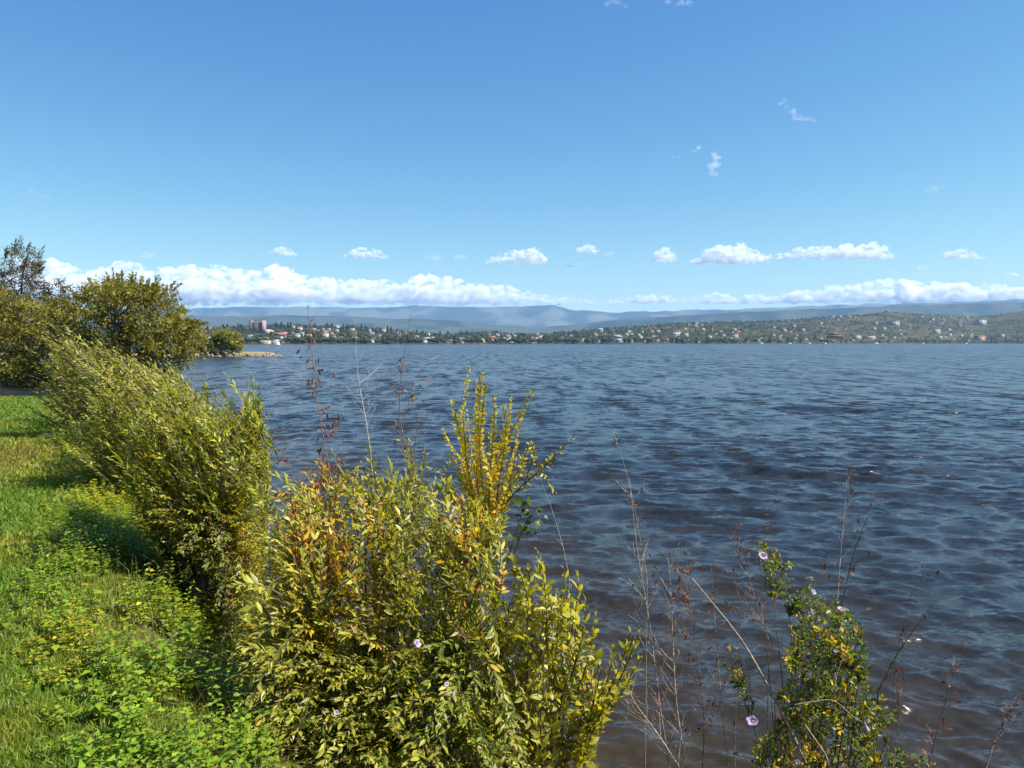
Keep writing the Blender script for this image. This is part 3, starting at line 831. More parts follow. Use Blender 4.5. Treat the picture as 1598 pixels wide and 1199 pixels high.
pier = empty('pier', P); tag(pier, 'low pale pier with posts on the right far waterline', 'pier')
d_ = MB(); d_.box(-16, -1.2, 0.9, 16, 1.2, 1.25, (0.55, 0.52, 0.48)); d_.build('deck', M_WALL, pier)
pm = MB(); pm.tube([(0, 0, -1.5), (0, 0, 0.9)], 0.16, 0.16, (0.12, 0.1, 0.08), 6); pmm = pm.mesh('pile'); pmm.materials.append(M_WOOD)
for x in np.linspace(-15, 15, 9):
    link('pile', pmm, None, pier, (x, -1.0, 0)); link('pile', pmm, None, pier, (x, 1.0, 0))

# ---- foam on two breaking crests
def foam(px, py, r, lab, seed):
    Y = 3.4 / ((py - 534.7) / FPX); c = at(px, py, Y); k = np.argmin((LX + DX - c[0]) ** 2 + (LY + DY - c[1]) ** 2)
    c = np.array([(LX + DX).ravel()[k], (LY + DY).ravel()[k], LZ.ravel()[k]])
    r_ = np.random.default_rng(seed); mb = MB()
    for i in range(26):
        q = r_.normal(size=3) * np.array([r * 0.55, r * 0.3, r * 0.08]); s = r * r_.uniform(0.08, 0.26)
        mb.add(ICO1[0] * s * np.array([1.2, 1, 0.6]) + q, ICO1[1], (0.75, 0.75, 0.72))
    tag(mb.build('foam_patch', M_WALL, None, c), lab, 'foam', 'flecks of foam on the lake')
foam(1180, 711, 0.13, 'white fleck of foam on the brown wave crest at mid right', 1)
foam(1297, 692, 0.10, 'fainter fleck of foam farther out right of the brown crest', 2)
foam(1196, 731, 0.05, 'tiny crumb of foam on the face of the brown wave', 3)

# ================================================================== PLANTS
# leaf templates: x across, y along, z up (unit length and width)
def leaf_template(fine=True, shape=0.42, curl=0.18, fold=0.22):
    if fine:
        ys = [0.0, 0.22, 0.5, 0.78, 1.0]
        wd = [0.0, 0.36, 0.5, 0.33, 0.0]
        if shape > 0.5: wd = [0.0, 0.48, 0.45, 0.24, 0.0]
        V = [(0, 0, 0)]
        for y, w in zip(ys[1:4], wd[1:4]):
            V += [(-w, y, fold * w), (0, y, 0), (w, y, fold * w)]
        V.append((0, 1, 0)); V = np.array(V, float)
        F = [(0, 2, 1), (0, 3, 2)]
        for k in (0, 3):
            F += [(1 + k, 2 + k, 5 + k), (1 + k, 5 + k, 4 + k), (2 + k, 3 + k, 6 + k), (2 + k, 6 + k, 5 + k)]
        F += [(7, 8, 10), (8, 9, 10)]
    else:
        V = np.array([(0, 0, 0), (-0.5, 0.45, fold * .5), (0.5, 0.45, fold * .5), (0, 1, 0)], float)
        F = [(0, 3, 1), (0, 2, 3)]
    V[:, 2] -= 0            # curl is applied along the length, in units of the length
    return V, np.array(F), curl * V[:, 1] ** 2
def leaf_mid(curl=0.18, fold=0.22):
    V = np.array([(0, 0, 0), (-0.5, 0.42, fold * .5), (0, 0.45, 0), (0.5, 0.42, fold * .5), (0, 1, 0)], float)
    return V, np.array([(0, 2, 1), (0, 3, 2), (1, 2, 4), (2, 3, 4)]), curl * V[:, 1] ** 2
MID = leaf_mid(); FINE = leaf_template(True); FINE_HEART = leaf_template(True, 0.6, 0.12, 0.2); COARSE = leaf_template(False)

def leaf_batch(tpl, P, D, N, L, W, C):
    V0, F0, cz = tpl
    X = np.cross(D, N)
    V = (P[:, None, :] + X[:, None, :] * (V0[None, :, 0:1] * W[:, None, None]) + D[:, None, :] * (V0[None, :, 1:2] * L[:, None, None])
         + N[:, None, :] * (V0[None, :, 2:3] * W[:, None, None] - cz[None, :, None] * L[:, None, None]))
    F = F0[None] + (np.arange(len(P)) * len(V0))[:, None, None]
    return V.reshape(-1, 3), F.reshape(-1, 3), np.repeat(C, len(V0), 0)

def bez(a, b, c, n=8):
    t = np.linspace(0, 1, n)[:, None]
    return (1 - t) ** 2 * a + 2 * t * (1 - t) * b + t * t * c

def in_poly(poly, x, y):
    poly = np.asarray(poly, float); r = False; j = len(poly) - 1
    for i in range(len(poly)):
        xi, yi = poly[i]; xj, yj = poly[j]
        if (yi > y) != (yj > y) and x < (xj - xi) * (y - yi) / (yj - yi) + xi: r = not r
        j = i
    return r

def sample_poly(poly, r_):
    p = np.asarray(poly, float); lo = p.min(0); hi = p.max(0)
    while True:
        q = r_.uniform(lo, hi)
        if in_poly(poly, q[0], q[1]): return q

def colours(r_, n, pal, spread=0.22):
    """pal: list of (colour, weight)"""
    c = np.array([q[0] for q in pal]); w = np.array([q[1] for q in pal], float); w /= w.sum()
    k = r_.choice(len(pal), n, p=w); k2 = r_.choice(len(pal), n, p=w); m = r_.uniform(0, 0.45, (n, 1))
    return (c[k] * (1 - m) + c[k2] * m) * r_.uniform(1 - spread, 1 + spread, (n, 1))

DKGREEN = (0.050, 0.085, 0.012); GREEN = (0.115, 0.155, 0.016); LIME = (0.270, 0.280, 0.022); PALE = (0.42, 0.40, 0.07)
YELLOW = (0.52, 0.44, 0.025); GOLD = (0.66, 0.45, 0.016); ORANGE = (0.46, 0.15, 0.014); REDBR = (0.19, 0.052, 0.022)
OLIVE = (0.180, 0.165, 0.017); BROWN = (0.13, 0.070, 0.032); STRAW = (0.34, 0.28, 0.13); FRESH = (0.135, 0.235, 0.018)
BARK = (0.10, 0.075, 0.055); PALEBARK = (0.26, 0.21, 0.165); DARKBARK = (0.045, 0.032, 0.026)

class Plant:
    def __init__(s, name, label, cat, base, seed, group=None, mat=None):
        s.base = np.asarray(base, float); s.r = np.random.default_rng(seed); s.mat = mat or M_LEAF
        s.root = tag(empty(name, s.base), label, cat, group)
        s.lv = []; s.tw = MB(); s.nt = 0; s.shoots = []
    def stem(s, pts, r0, r1, c=BARK, sides=6, name='stem', wob=0.0):
        pts = np.asarray(pts, float)
        if wob: pts = pts + s.r.normal(size=pts.shape) * wob * np.linspace(0, 1, len(pts))[:, None]
        m = MB(); m.tube(pts - s.base, r0, r1, np.array(c) * s.r.uniform(0.8, 1.2), sides)
        link(name, m.mesh(name, True), M_WOOD, s.root)
        return pts
    def twig(s, pts, r0, r1, c=BARK, sides=4):
        s.tw.tube(np.asarray(pts) - s.base, r0, r1, np.array(c) * s.r.uniform(0.75, 1.25), sides); s.nt += 1
    def leaves_on(s, pts, n, L, W, pal, t0=0.2, t1=1.0, ang=52, flat=0.35, up=0.6, tip=0.45, jit=0.25, tippal=None, spread=0.22, droop=0.0, rank=2):
        """n leaves along a shoot in two ranks (or a spiral when rank > 2)"""
        r_ = s.r; pts = np.asarray(pts, float)
        seg = np.linalg.norm(np.diff(pts, axis=0), axis=1); cl = np.concatenate([[0], np.cumsum(seg)]); tot = cl[-1]
        t = np.linspace(t0, t1, n) + r_.normal(size=n) * 0.55 * (t1 - t0) / max(n, 1); t = np.clip(t, 0, 1)
        P = np.stack([np.interp(t * tot, cl, pts[:, i]) for i in range(3)], 1)
        T = unit(np.stack([np.interp(np.minimum(t + 0.04, 1) * tot, cl, pts[:, i]) - np.interp(np.maximum(t - 0.04, 0) * tot, cl, pts[:, i]) for i in range(3)], 1))
        pn = unit(r_.normal(size=3) * flat + np.array([0, 0, 1.0]) * up + SUND * 0.35)
        A = unit(np.cross(T, pn)); B = np.cross(A, T)
        ph = np.arange(n) * (math.pi if rank == 2 else 2.4) + r_.uniform(0, 6.28) * (rank > 2) + r_.normal(size=n) * jit
        S = A * np.cos(ph)[:, None] + B * np.sin(ph)[:, None]
        a = np.radians(ang + r_.normal(size=n) * 9) * (1 - 0.45 * t ** 3)
        D = unit(T * np.cos(a)[:, None] + S * np.sin(a)[:, None] + np.array([0, 0, -droop]) + r_.normal(size=(n, 3)) * 0.22)
        N = unit(B * (1.0 if rank == 2 else 0.4) + pn * 0.6 + r_.normal(size=(n, 3)) * 0.48)
        N = unit(N - D * np.sum(N * D, 1, keepdims=True))
        k = (1 - tip * sstep(0.72, 1.0, t)) * r_.uniform(0.6, 1.25, n)
        C = colours(r_, n, pal, spread)
        if tippal is not None:
            w = (sstep(0.5, 1.0, t) * r_.uniform(0.4, 1, n))[:, None]; C = C * (1 - w) + colours(r_, n, tippal, spread) * w
        b = (P, D, N, L * k, W * k, C)
        s.lv.append(b); return b
    def gather(s):
        return [np.concatenate([b[i] for b in s.lv]) for i in range(6)]
    def finish(s, n_parts=300, tpl=FINE, leaf_name='leaf', tints=9, min_px=8.0, foliage='foliage', cell=11.0):
        if s.nt: 
            o = link('twigs', s.tw.mesh('twigs', True), M_WOOD, s.root); o['kind'] = 'stuff'
        if not s.lv: return s
        P, D, N, L, W, C = s.gather()
        pick = np.zeros(len(P), bool)
        if n_parts:
            mid = P + D * L[:, None] * 0.5
            x, y, d = to_px(mid); lp = L * FPX / d
            face = np.abs(np.sum(N * unit(CAM - mid), 1))
            ok = (x > 0) & (x < 1598) & (y > 0) & (y < 1199) & (lp > min_px)
            best = {}
            for i in np.nonzero(ok)[0]:
                key = (int(x[i] // cell), int(y[i] // cell))
                if key not in best or d[i] < d[best[key]]: best[key] = i
            cand = sorted(best.values(), key=lambda i: -lp[i] * (0.35 + face[i]))[:n_parts]
            pick[cand] = True
            idx = np.array(cand, int)
            if len(idx):
                lum = C[idx]; q = np.argsort(lum[:, 0] - lum[:, 1] * 0.6)
                groups = np.array_split(q, tints)
                for g in groups:
                    if not len(g): continue
                    c = C[idx[g]].mean(0)
                    V0, F0, cz = tpl
                    ms = []
                    for var in range(2):
                        V1 = V0.copy(); V1[:, 2] = V1[:, 2] * (1.0 if var else 1.4)
                        Vc = np.stack([V1[:, 0], V1[:, 1], V1[:, 2] - cz * (3.0 if var else 4.2)], 1)
                        me = tri_mesh(leaf_name, Vc, F0, np.broadcast_to(c * (1.08 if var else 0.92), (len(Vc), 3)), True); me.materials.append(s.mat); ms.append(me)
                    for j in g:
                        i = idx[j]; X = np.cross(D[i], N[i])
                        M = Matrix(((X[0] * W[i], D[i][0] * L[i], N[i][0] * W[i], P[i][0] - s.base[0]),
                                    (X[1] * W[i], D[i][1] * L[i], N[i][1] * W[i], P[i][1] - s.base[1]),
                                    (X[2] * W[i], D[i][2] * L[i], N[i][2] * W[i], P[i][2] - s.base[2]), (0, 0, 0, 1)))
                        o = bpy.data.objects.new(leaf_name, ms[int(s.r.integers(0, 2))]); col.objects.link(o)
                        o.parent = s.root; o.matrix_basis = M
        r = ~pick
        if r.any():
            V, F, Cc = leaf_batch(MID, P[r] - s.base, D[r], N[r], L[r], W[r], C[r])
            o = link(foliage, tri_mesh(foliage, V, F, Cc, True), s.mat, s.root); o['kind'] = 'stuff'
        return s
    def shoot_part(s, pts, b, r0=0.004, tpl=FINE, c=BARK, name='leafy_shoot'):
        """one arching shoot with its leaves as a part of its own"""
        s.lv.remove(b) if False else s.lv.pop()
        m = MB(); m.tube(np.asarray(pts) - s.base, r0, r0 * 0.4, c, 4)
        V, F, C = leaf_batch(MID, b[0] - s.base, *b[1:]); m.add(V, F, C)
        link(name, m.mesh(name, True), s.mat, s.root)

def ground_at(x, y): return float(ground_z(np.array([x]), np.array([y]))[0])

def bush(pl, poly, depth, n_stem, n_shoot, n_leaf, L, W, pal, lean=(0, 0, 0.1), slen=(0.18, 0.45), stem_r=0.012, tippal=None, ang=52, rank=2, droop=0.0, twig_r=0.0028, up=0.6, top_bias=0.0, palf=None, bark=BARK, stem_top=0.85, flat=0.35):
    """stems from the base into the outline, leafy shoots on them; depth(px, py) gives near and far depth"""
    r_ = pl.r; stems = []; lean = np.array(lean, float)
    py = np.array([q[1] for q in poly]); ytop, ybot = py.min(), py.max()
    for i in range(n_stem):
        q = sample_poly(poly, r_)
        for _ in range(30):
            if q[1] < ytop + (ybot - ytop) * (1 - stem_top * 0.6): break
            q = sample_poly(poly, r_)
        d0, d1 = depth(*q); tipp = at(q[0], q[1], r_.uniform(d0, d1))
        b = pl.base + np.array([r_.normal() * 0.12, r_.normal() * 0.12, -0.08])
        m = (b + tipp) / 2 + np.array([r_.normal() * 0.08, r_.normal() * 0.08, 0.15]) - lean * 0.3
        stems.append(pl.stem(bez(b, m, tipp, 10), stem_r * r_.uniform(0.7, 1.2), stem_r * 0.25, bark, 6))
    allp = np.concatenate(stems)
    for i in range(n_shoot):
        q = sample_poly(poly, r_)
        if top_bias and r_.uniform() < top_bias: q = min(q, sample_poly(poly, r_), key=lambda v: v[1])
        d0, d1 = depth(*q); tipp = at(q[0], q[1], r_.uniform(d0, d1))
        ln = r_.uniform(*slen)
        d = np.linalg.norm(allp - (tipp - np.array([0, 0, ln * 0.8]) - lean * ln * 0.5 + r_.normal(size=3) * np.array([0.38, 0.3, 0.12]) * ln), axis=1); k = int(np.argmin(d + r_.uniform(0, 0.08, len(d))))
        o = allp[k]; v = o - tipp; lv = np.linalg.norm(v)
        if lv > ln * 1.3: o = tipp + v / lv * ln * 1.3
        c = (o + tipp) / 2 - lean * ln * 0.4 + np.array([0, 0, 0.12 * ln]) + r_.normal(size=3) * 0.1 * ln
        pts = bez(o, c, tipp, 5)
        pl.twig(pts, twig_r, twig_r * 0.35, bark, 3)
        p_ = palf(q[0], q[1], r_) if palf else pal
        pl.leaves_on(pts, max(4, int(n_leaf * ln / slen[1] * r_.uniform(0.75, 1.25))), L, W, p_, 0.12, 1.0, ang, flat, up, 0.5, 0.3, tippal, droop=droop, rank=rank)
    return stems

# ------------------------------------------------------------------ the big green shrub in the middle
def base_at(px, Y, dz=0.0):
    x = (px - 799) / FPX * Y
    return np.array([x, Y, ground_at(x, Y) + dz])
pal_mid = [(GREEN, 2), (LIME, 4.2), (OLIVE, 1.1), (DKGREEN, 0.8), (PALE, 2.4), (YELLOW, 0.8)]
def palf_mid(px, py, r_):
    warm = math.exp(-((px - 490) / 70) ** 2 - ((py - 800) / 110) ** 2) + 0.45 * math.exp(-((px - 735) / 50) ** 2 - ((py - 830) / 60) ** 2) + 0.25 * math.exp(-((px - 540) / 60) ** 2 - ((py - 1010) / 40) ** 2)
    if r_.uniform() < 0.95 * warm: return [(ORANGE, 2), (GOLD, 2), (REDBR, 1.4), (OLIVE, 1.2), (YELLOW, 1)]
    if py > 1000 and r_.uniform() < 0.30: return [(FRESH, 2), (GREEN, 2), (LIME, 1)]
    return pal_mid
midp = Plant('green_shrub', 'big yellowish green shrub with long narrow leaves at bottom centre', 'shrub', base_at(600, 4.15), 101)
poly = [(320, 1230), (338, 1130), (352, 1000), (385, 930), (398, 850), (425, 800), (445, 770), (478, 735), (520, 745), (560, 715), (610, 735), (660, 720), (705, 755), (745, 770), (790, 800), (786, 840), (772, 878), (775, 920), (782, 960), (790, 1000), (800, 1040), (830, 1100), (850, 1230)]
bush(midp, poly, lambda x, y: (2.95 + (1199 - y) / 500 * 1.0, 3.75 + (1199 - y) / 500 * 0.85), 24, 1500, 28, 0.052, 0.0170, pal_mid, (-0.12, 0.05, 0.15), (0.22, 0.5), 0.011, [(LIME, 2), (PALE, 1.6)], 40, palf=palf_mid, top_bias=0.1)
for (x, y, x0, y0) in [(448, 742, 545, 880), (520, 706, 560, 850), (575, 694, 590, 860), (640, 690, 640, 850), (662, 700, 640, 850), (700, 722, 670, 880), (606, 716, 610, 850), (425, 738, 520, 850), (750, 768, 690, 880), (495, 722, 540, 860), (772, 812, 700, 900)]:
    Y = midp.r.uniform(3.9, 4.4); a_ = at(x0, y0, Y + 0.1); c_ = at(x, y, Y)
    pts = bez(a_, (a_ + c_) / 2 + np.array([0.04, 0, 0.05]), c_, 9); midp.twig(pts, 0.004, 0.0012)
    midp.leaves_on(pts, 24, 0.074, 0.019, [(GREEN, 2), (LIME, 3), (PALE, 1.5)], 0.15, 1, 38, tippal=[(PALE, 2), (LIME, 1)])
for (x, y, x0, y0) in [(362, 915, 440, 930), (385, 965, 440, 900), (345, 1140, 470, 1199), (372, 1010, 440, 1040), (330, 1118, 420, 1180)]:
    Y = 3.35; a_ = at(x0, y0, Y + 0.1); c_ = at(x, y, Y - 0.05)
    pts = bez(a_, (a_ + c_) / 2 + np.array([0, 0, 0.06]), c_, 9); midp.twig(pts, 0.004, 0.0012)
    midp.leaves_on(pts, 16, 0.062, 0.022, [(LIME, 3), (PALE, 2)], 0.25, 1, 60, jit=0.1)
for i in range(46):
    q = sample_poly([(352, 1010), (380, 900), (395, 800), (425, 755), (470, 770), (470, 1000)], midp.r); Y = midp.r.uniform(3.6, 4.6)
    a_ = at(q[0] + midp.r.uniform(40, 90), q[1] + midp.r.uniform(20, 90), Y + 0.15); c_ = at(q[0], q[1], Y)
    pts = bez(a_, (a_ + c_) / 2 + np.array([0, 0, 0.08]), c_, 8); midp.twig(pts, 0.0035, 0.001)
    midp.leaves_on(pts, 20, 0.052, 0.017, palf_mid(q[0], q[1], midp.r), 0.1, 1, 44, tippal=[(LIME, 2), (PALE, 1.4)])
for i in range(26):
    q = sample_poly([(400, 1000), (470, 760), (560, 700), (720, 740), (790, 840), (700, 900), (560, 980)], midp.r); Y = midp.r.uniform(3.3, 3.9) + (1199 - q[1]) / 500 * 0.5
    a_ = at(q[0] + midp.r.uniform(-30, 60), q[1] + midp.r.uniform(70, 130), Y + 0.15); c_ = at(q[0], q[1], Y - 0.08)
    pts = bez(a_, (a_ + c_) / 2 + np.array([0, -0.05, 0.08]), c_, 9); midp.twig(pts, 0.004, 0.001)
    midp.leaves_on(pts, 22, 0.066, 0.0175, [(LIME, 2), (PALE, 2), (GREEN, 0.6)], 0.1, 1, 36, tippal=[(PALE, 2), (LIME, 1)])
midp.finish(300)

rus = Plant('rusty_shrub', 'small rusty orange leaved shrub filling the gap left of the big green shrub', 'shrub', base_at(455, 5.2), 106)
bush(rus, [(418, 960), (412, 860), (430, 800), (470, 775), (505, 800), (500, 880), (480, 960)], lambda x, y: (4.7, 5.5), 6, 150, 18, 0.042, 0.016, [(ORANGE, 2), (REDBR, 1.6), (OLIVE, 2.4), (GOLD, 1.4), (GREEN, 1)], (0, 0, 0.1), (0.15, 0.35), 0.006, None, 50, 3, flat=0.7, palf=lambda x, y, r_: [(OLIVE, 2), (LIME, 1.4), (GREEN, 1)] if r_.uniform() < 0.45 else [(ORANGE, 2), (REDBR, 1.6), (GOLD, 1.4)])
bush(rus, [(465, 770), (470, 720), (505, 690), (545, 710), (540, 760), (500, 790)], lambda x, y: (4.6, 5.2), 3, 34, 14, 0.036, 0.013, [(REDBR, 2), (ORANGE, 1.6), (BROWN, 1), (GOLD, 1)], (0, 0, 0.1), (0.12, 0.25), 0.004, None, 50, 3, flat=0.7)
rus.finish(200, min_px=6)

# ------------------------------------------------------------------ golden branches behind it
gold = Plant('golden_shrub', 'golden yellow leaved branches standing upright against the blue lake', 'shrub', base_at(690, 4.85), 102)
gpal = [(GOLD, 2.6), (YELLOW, 4), (ORANGE, 0.5), (OLIVE, 0.35)]; gtip = [(YELLOW, 2), (PALE, 2), (LIME, 0.6)]
spires = [  # pixel polylines
    [(755, 850), (742, 720), (748, 640), (752, 582)], [(752, 850), (728, 720), (722, 650), (732, 574)], [(748, 850), (725, 730), (700, 690), (690, 672)],
    [(745, 840), (722, 690), (712, 655), (707, 628)], [(765, 840), (768, 740), (790, 690), (830, 614)], [(760, 830), (766, 720), (772, 660), (771, 622)],
    [(764, 830), (782, 700), (796, 655), (799, 622)], [(770, 850), (752, 760), (748, 690), (758, 600)], [(740, 860), (712, 770), (688, 735), (668, 728)],
    [(760, 850), (758, 780), (772, 720), (788, 668)], [(750, 860), (735, 780), (718, 740), (706, 712)], [(758, 850), (745, 770), (735, 700), (729, 640)],
    [(765, 845), (790, 770), (800, 735), (806, 690)], [(748, 850), (720, 790), (700, 770), (680, 760)], [(752, 850), (750, 760), (742, 690), (744, 596)],
    [(770, 850), (775, 790), (765, 740), (752, 700)],
    [(768, 840), (790, 740), (806, 690), (818, 640)], [(768, 840), (795, 760), (818, 716), (828, 690)], [(766, 835), (782, 735), (790, 680), (786, 636)]]
trunk0 = gold.base + np.array([0, 0, -0.08])
j0 = at(752, 900, 4.68)
gold.stem(bez(trunk0, (trunk0 + j0) / 2 + np.array([-0.02, 0, 0.05]), j0, 8), 0.016, 0.010)
for i, sp in enumerate(spires):
    Y = 4.68 + gold.r.uniform(-0.12, 0.12)
    pts = np.array([j0] + [at(x, y, Y) for x, y in sp]); u = np.linspace(0, len(pts) - 1, 22)
    pts = np.stack([np.interp(u, np.arange(len(pts)), pts[:, k]) for k in range(3)], 1)
    pts[1:-1] = (pts[:-2] + 2 * pts[1:-1] + pts[2:]) / 4
    gold.stem(pts, 0.0055, 0.0014, (0.16, 0.10, 0.04), 5)
    ln = np.linalg.norm(np.diff(pts, axis=0), axis=1).sum()
    gold.leaves_on(pts, int(ln / 0.0105), 0.043, 0.018, gpal, 0.24, 1.0, 66, 0.7, 0.25, 0.35, 0.25, gtip)
bp = np.array([at(x, y, 4.62) for x, y in [(745, 905), (775, 810), (800, 772), (850, 728), (898, 678)]])
u = np.linspace(0, 4, 20); bp = np.stack([np.interp(u, np.arange(5), bp[:, k]) for k in range(3)], 1)
gold.stem(bp, 0.008, 0.002, (0.09, 0.06, 0.04), 5)
gold.leaves_on(bp, 46, 0.045, 0.018, [(GOLD, 2), (YELLOW, 2), (LIME, 0.8)], 0.3, 1, 60, tippal=[(PALE, 2), (YELLOW, 1)])
for (x0, y0, x, y) in [(840, 737, 831, 694), (826, 750, 806, 700), (800, 772, 784, 720), (845, 735, 868, 768), (806, 768, 838, 745), (818, 756, 836, 700)]:
    pts = bez(at(x0, y0, 4.62), at((x0 + x) / 2, (y0 + y) / 2 + 3, 4.6), at(x, y, 4.58), 7); gold.twig(pts, 0.003, 0.001)
    gold.leaves_on(pts, 14, 0.036, 0.015, [(YELLOW, 2), (OLIVE, 1.5), (LIME, 1)], 0.15, 1, 62, tippal=gtip)
gold.finish(300, min_px=6, cell=7)

# broad leaved creeper caught in the golden branches
crp = Plant('creeper', 'broad leaved green creeper tangled under the golden branches', 'creeper', at(760, 900, 4.55), 103)
for (pth, n) in [([(770, 900), (750, 800), (745, 768), (705, 775)], 9), ([(770, 900), (760, 790), (770, 760), (795, 775)], 9), ([(790, 880), (812, 810), (818, 778), (850, 805)], 11), ([(800, 870), (826, 800), (840, 815), (838, 830)], 8)]:
    pts = np.array([at(x, y, 4.5) for x, y in pth]); u = np.linspace(0, len(pts) - 1, 12); pts = np.stack([np.interp(u, np.arange(len(pts)), pts[:, k]) for k in range(3)], 1)
    crp.stem(pts, 0.003, 0.001, (0.08, 0.08, 0.03), 4)
    crp.leaves_on(pts, n, 0.060, 0.050, [(DKGREEN, 2), (GREEN, 2), ((0.06, 0.10, 0.04), 1)], 0.3, 1, 70, flat=0.8, jit=0.8, rank=3)
crp.finish(60, FINE_HEART)

# ------------------------------------------------------------------ yellow green shrub in front, right of centre
fro = Plant('yellowing_shrub', 'yellowing shrub with upright pale shoots right of the big green shrub', 'shrub', base_at(850, 3.75), 104)
ypal = [(LIME, 3), (YELLOW, 1.7), (OLIVE, 1.3), (PALE, 1), (GREEN, 0.9), (GOLD, 0.5)]
fp = [(760, 1215), (730, 1110), (740, 1010), (765, 945), (800, 900), (850, 885), (905, 930), (930, 1000), (950, 1060), (985, 1035), (985, 1075), (945, 1110), (930, 1150), (940, 1215)]
bush(fro, fp, lambda x, y: (3.35 + (1199 - y) / 400 * 0.2, 3.75 + (1199 - y) / 400 * 0.2), 12, 290, 17, 0.056, 0.026, ypal, (0.08, 0, 0.2), (0.2, 0.42), 0.009, [(LIME, 2), (PALE, 1)], 48)
for (x, y, x0, y0) in [(838, 858, 850, 1010), (845, 880, 850, 1020), (810, 890, 830, 1000), (790, 850, 815, 960), (880, 888, 870, 1020), (902, 895, 885, 1010), (915, 935, 890, 1060), (822, 880, 830, 990), (870, 930, 860, 1060), (768, 915, 775, 1030), (985, 985, 930, 1120), (996, 988, 940, 1110), (1000, 1025, 930, 1140), (958, 1010, 925, 1120), (930, 960, 900, 1080), (800, 1000, 815, 1130), (760, 1080, 790, 1199), (862, 1000, 850, 1120), (975, 1060, 900, 1160)]:
    Y = fro.r.uniform(3.4, 3.75); a_ = at(x0, y0, Y + 0.1); c_ = at(x, y, Y)
    pts = bez(a_, (a_ + c_) / 2 + np.array([0.03, 0, 0]), c_, 9); fro.stem(pts, 0.004, 0.0014, (0.10, 0.065, 0.03), 4)
    fro.leaves_on(pts, 24, 0.058, 0.023, ypal, 0.12, 1, 42, tippal=[(LIME, 2), (PALE, 2)], rank=3)
fro.finish(300)

# ------------------------------------------------------------------ flowering shrub at lower right
flo = Plant('flowering_shrub', 'dark green shrub with pale lilac flowers beside the water at lower right', 'shrub', base_at(1260, 4.15), 105)
dpal = [(DKGREEN, 4), (GREEN, 2.4), (OLIVE, 1.2), (FRESH, 0.8), (YELLOW, 0.35), (ORANGE, 0.22)]
def palf_flo(px, py, r_):
    if py > 1090 and px < 1260 and r_.uniform() < 0.6: return [(YELLOW, 2), (LIME, 2), (ORANGE, 0.8), (GREEN, 1)]
    if r_.uniform() < 0.12: return [(YELLOW, 2), (GOLD, 1), (REDBR, 0.6)]
    return dpal
for p1, ns_, nsh in (([(1215, 1000), (1255, 940), (1305, 930), (1345, 975), (1362, 1045), (1335, 1075), (1290, 1060), (1225, 1060)], 6, 150),
                     ([(1195, 1090), (1235, 1055), (1310, 1065), (1370, 1070), (1410, 1108), (1382, 1138), (1320, 1122), (1230, 1130)], 6, 115),
                     ([(1188, 1215), (1172, 1150), (1205, 1125), (1250, 1150), (1290, 1140), (1340, 1140), (1398, 1150), (1405, 1215)], 6, 130)):
    bush(flo, p1, lambda x, y: (3.75, 4.35), ns_, nsh, 20, 0.038, 0.0175, dpal, (-0.05, 0, 0.1), (0.12, 0.3), 0.008, None, 55, 3, palf=palf_flo, twig_r=0.0022, flat=0.8)
p2 = [(1170, 845), (1200, 850), (1240, 885), (1290, 925), (1300, 945), (1255, 950), (1205, 890), (1180, 868)]
bush(flo, p2, lambda x, y: (4.0, 4.3), 3, 46, 14, 0.034, 0.016, dpal, (-0.1, 0, 0.05), (0.12, 0.22), 0.005, [(LIME, 1), (FRESH, 1)], 55, 3, flat=0.8)
p3 = [(1115, 1010), (1150, 1000), (1165, 1030), (1150, 1065), (1125, 1060)]
bush(flo, p3, lambda x, y: (4.0, 4.2), 1, 14, 14, 0.036, 0.016, dpal, (-0.1, 0, 0), (0.1, 0.2), 0.004, None, 55, 3, flat=0.8)
p4 = [(1370, 1215), (1390, 1160), (1430, 1180), (1475, 1190), (1470, 1215)]
bush(flo, p4, lambda x, y: (3.9, 4.2), 1, 16, 14, 0.036, 0.016, [(FRESH, 1), (GREEN, 1), (LIME, 1)], (0.1, 0, 0), (0.1, 0.2), 0.004, None, 55, 3, flat=0.8)
def ppath(pl, px, Y0, Y1, n=14):
    q = np.array(px, float); k = len(q); Y = np.linspace(Y0, Y1, k)
    p_ = np.array([at(x, y, yy) for (x, y), yy in zip(q, Y)]); u = np.linspace(0, k - 1, n)
    p_ = np.stack([np.interp(u, np.arange(k), p_[:, i]) for i in range(3)], 1)
    p_[1:-1] = (p_[:-2] + 2 * p_[1:-1] + p_[2:]) / 4
    return p_
flo.stem(ppath(flo, [(1275, 1230), (1225, 1120), (1160, 1000), (1080, 903)], 3.8, 4.0), 0.008, 0.0035, PALEBARK, 6)
flo.stem(ppath(flo, [(1240, 1100), (1300, 1090), (1330, 1118), (1350, 1130)], 3.72, 3.7), 0.003, 0.002, PALEBARK, 5)
flo.stem(ppath(flo, [(1298, 1080), (1310, 1040), (1322, 1010)], 3.72, 3.75), 0.003, 0.002, PALEBARK, 5)
flo.stem(ppath(flo, [(1300, 1230), (1290, 1180), (1255, 1130)], 3.7, 3.7), 0.006, 0.004, (0.3, 0.2, 0.13), 5)
flo.finish(300)
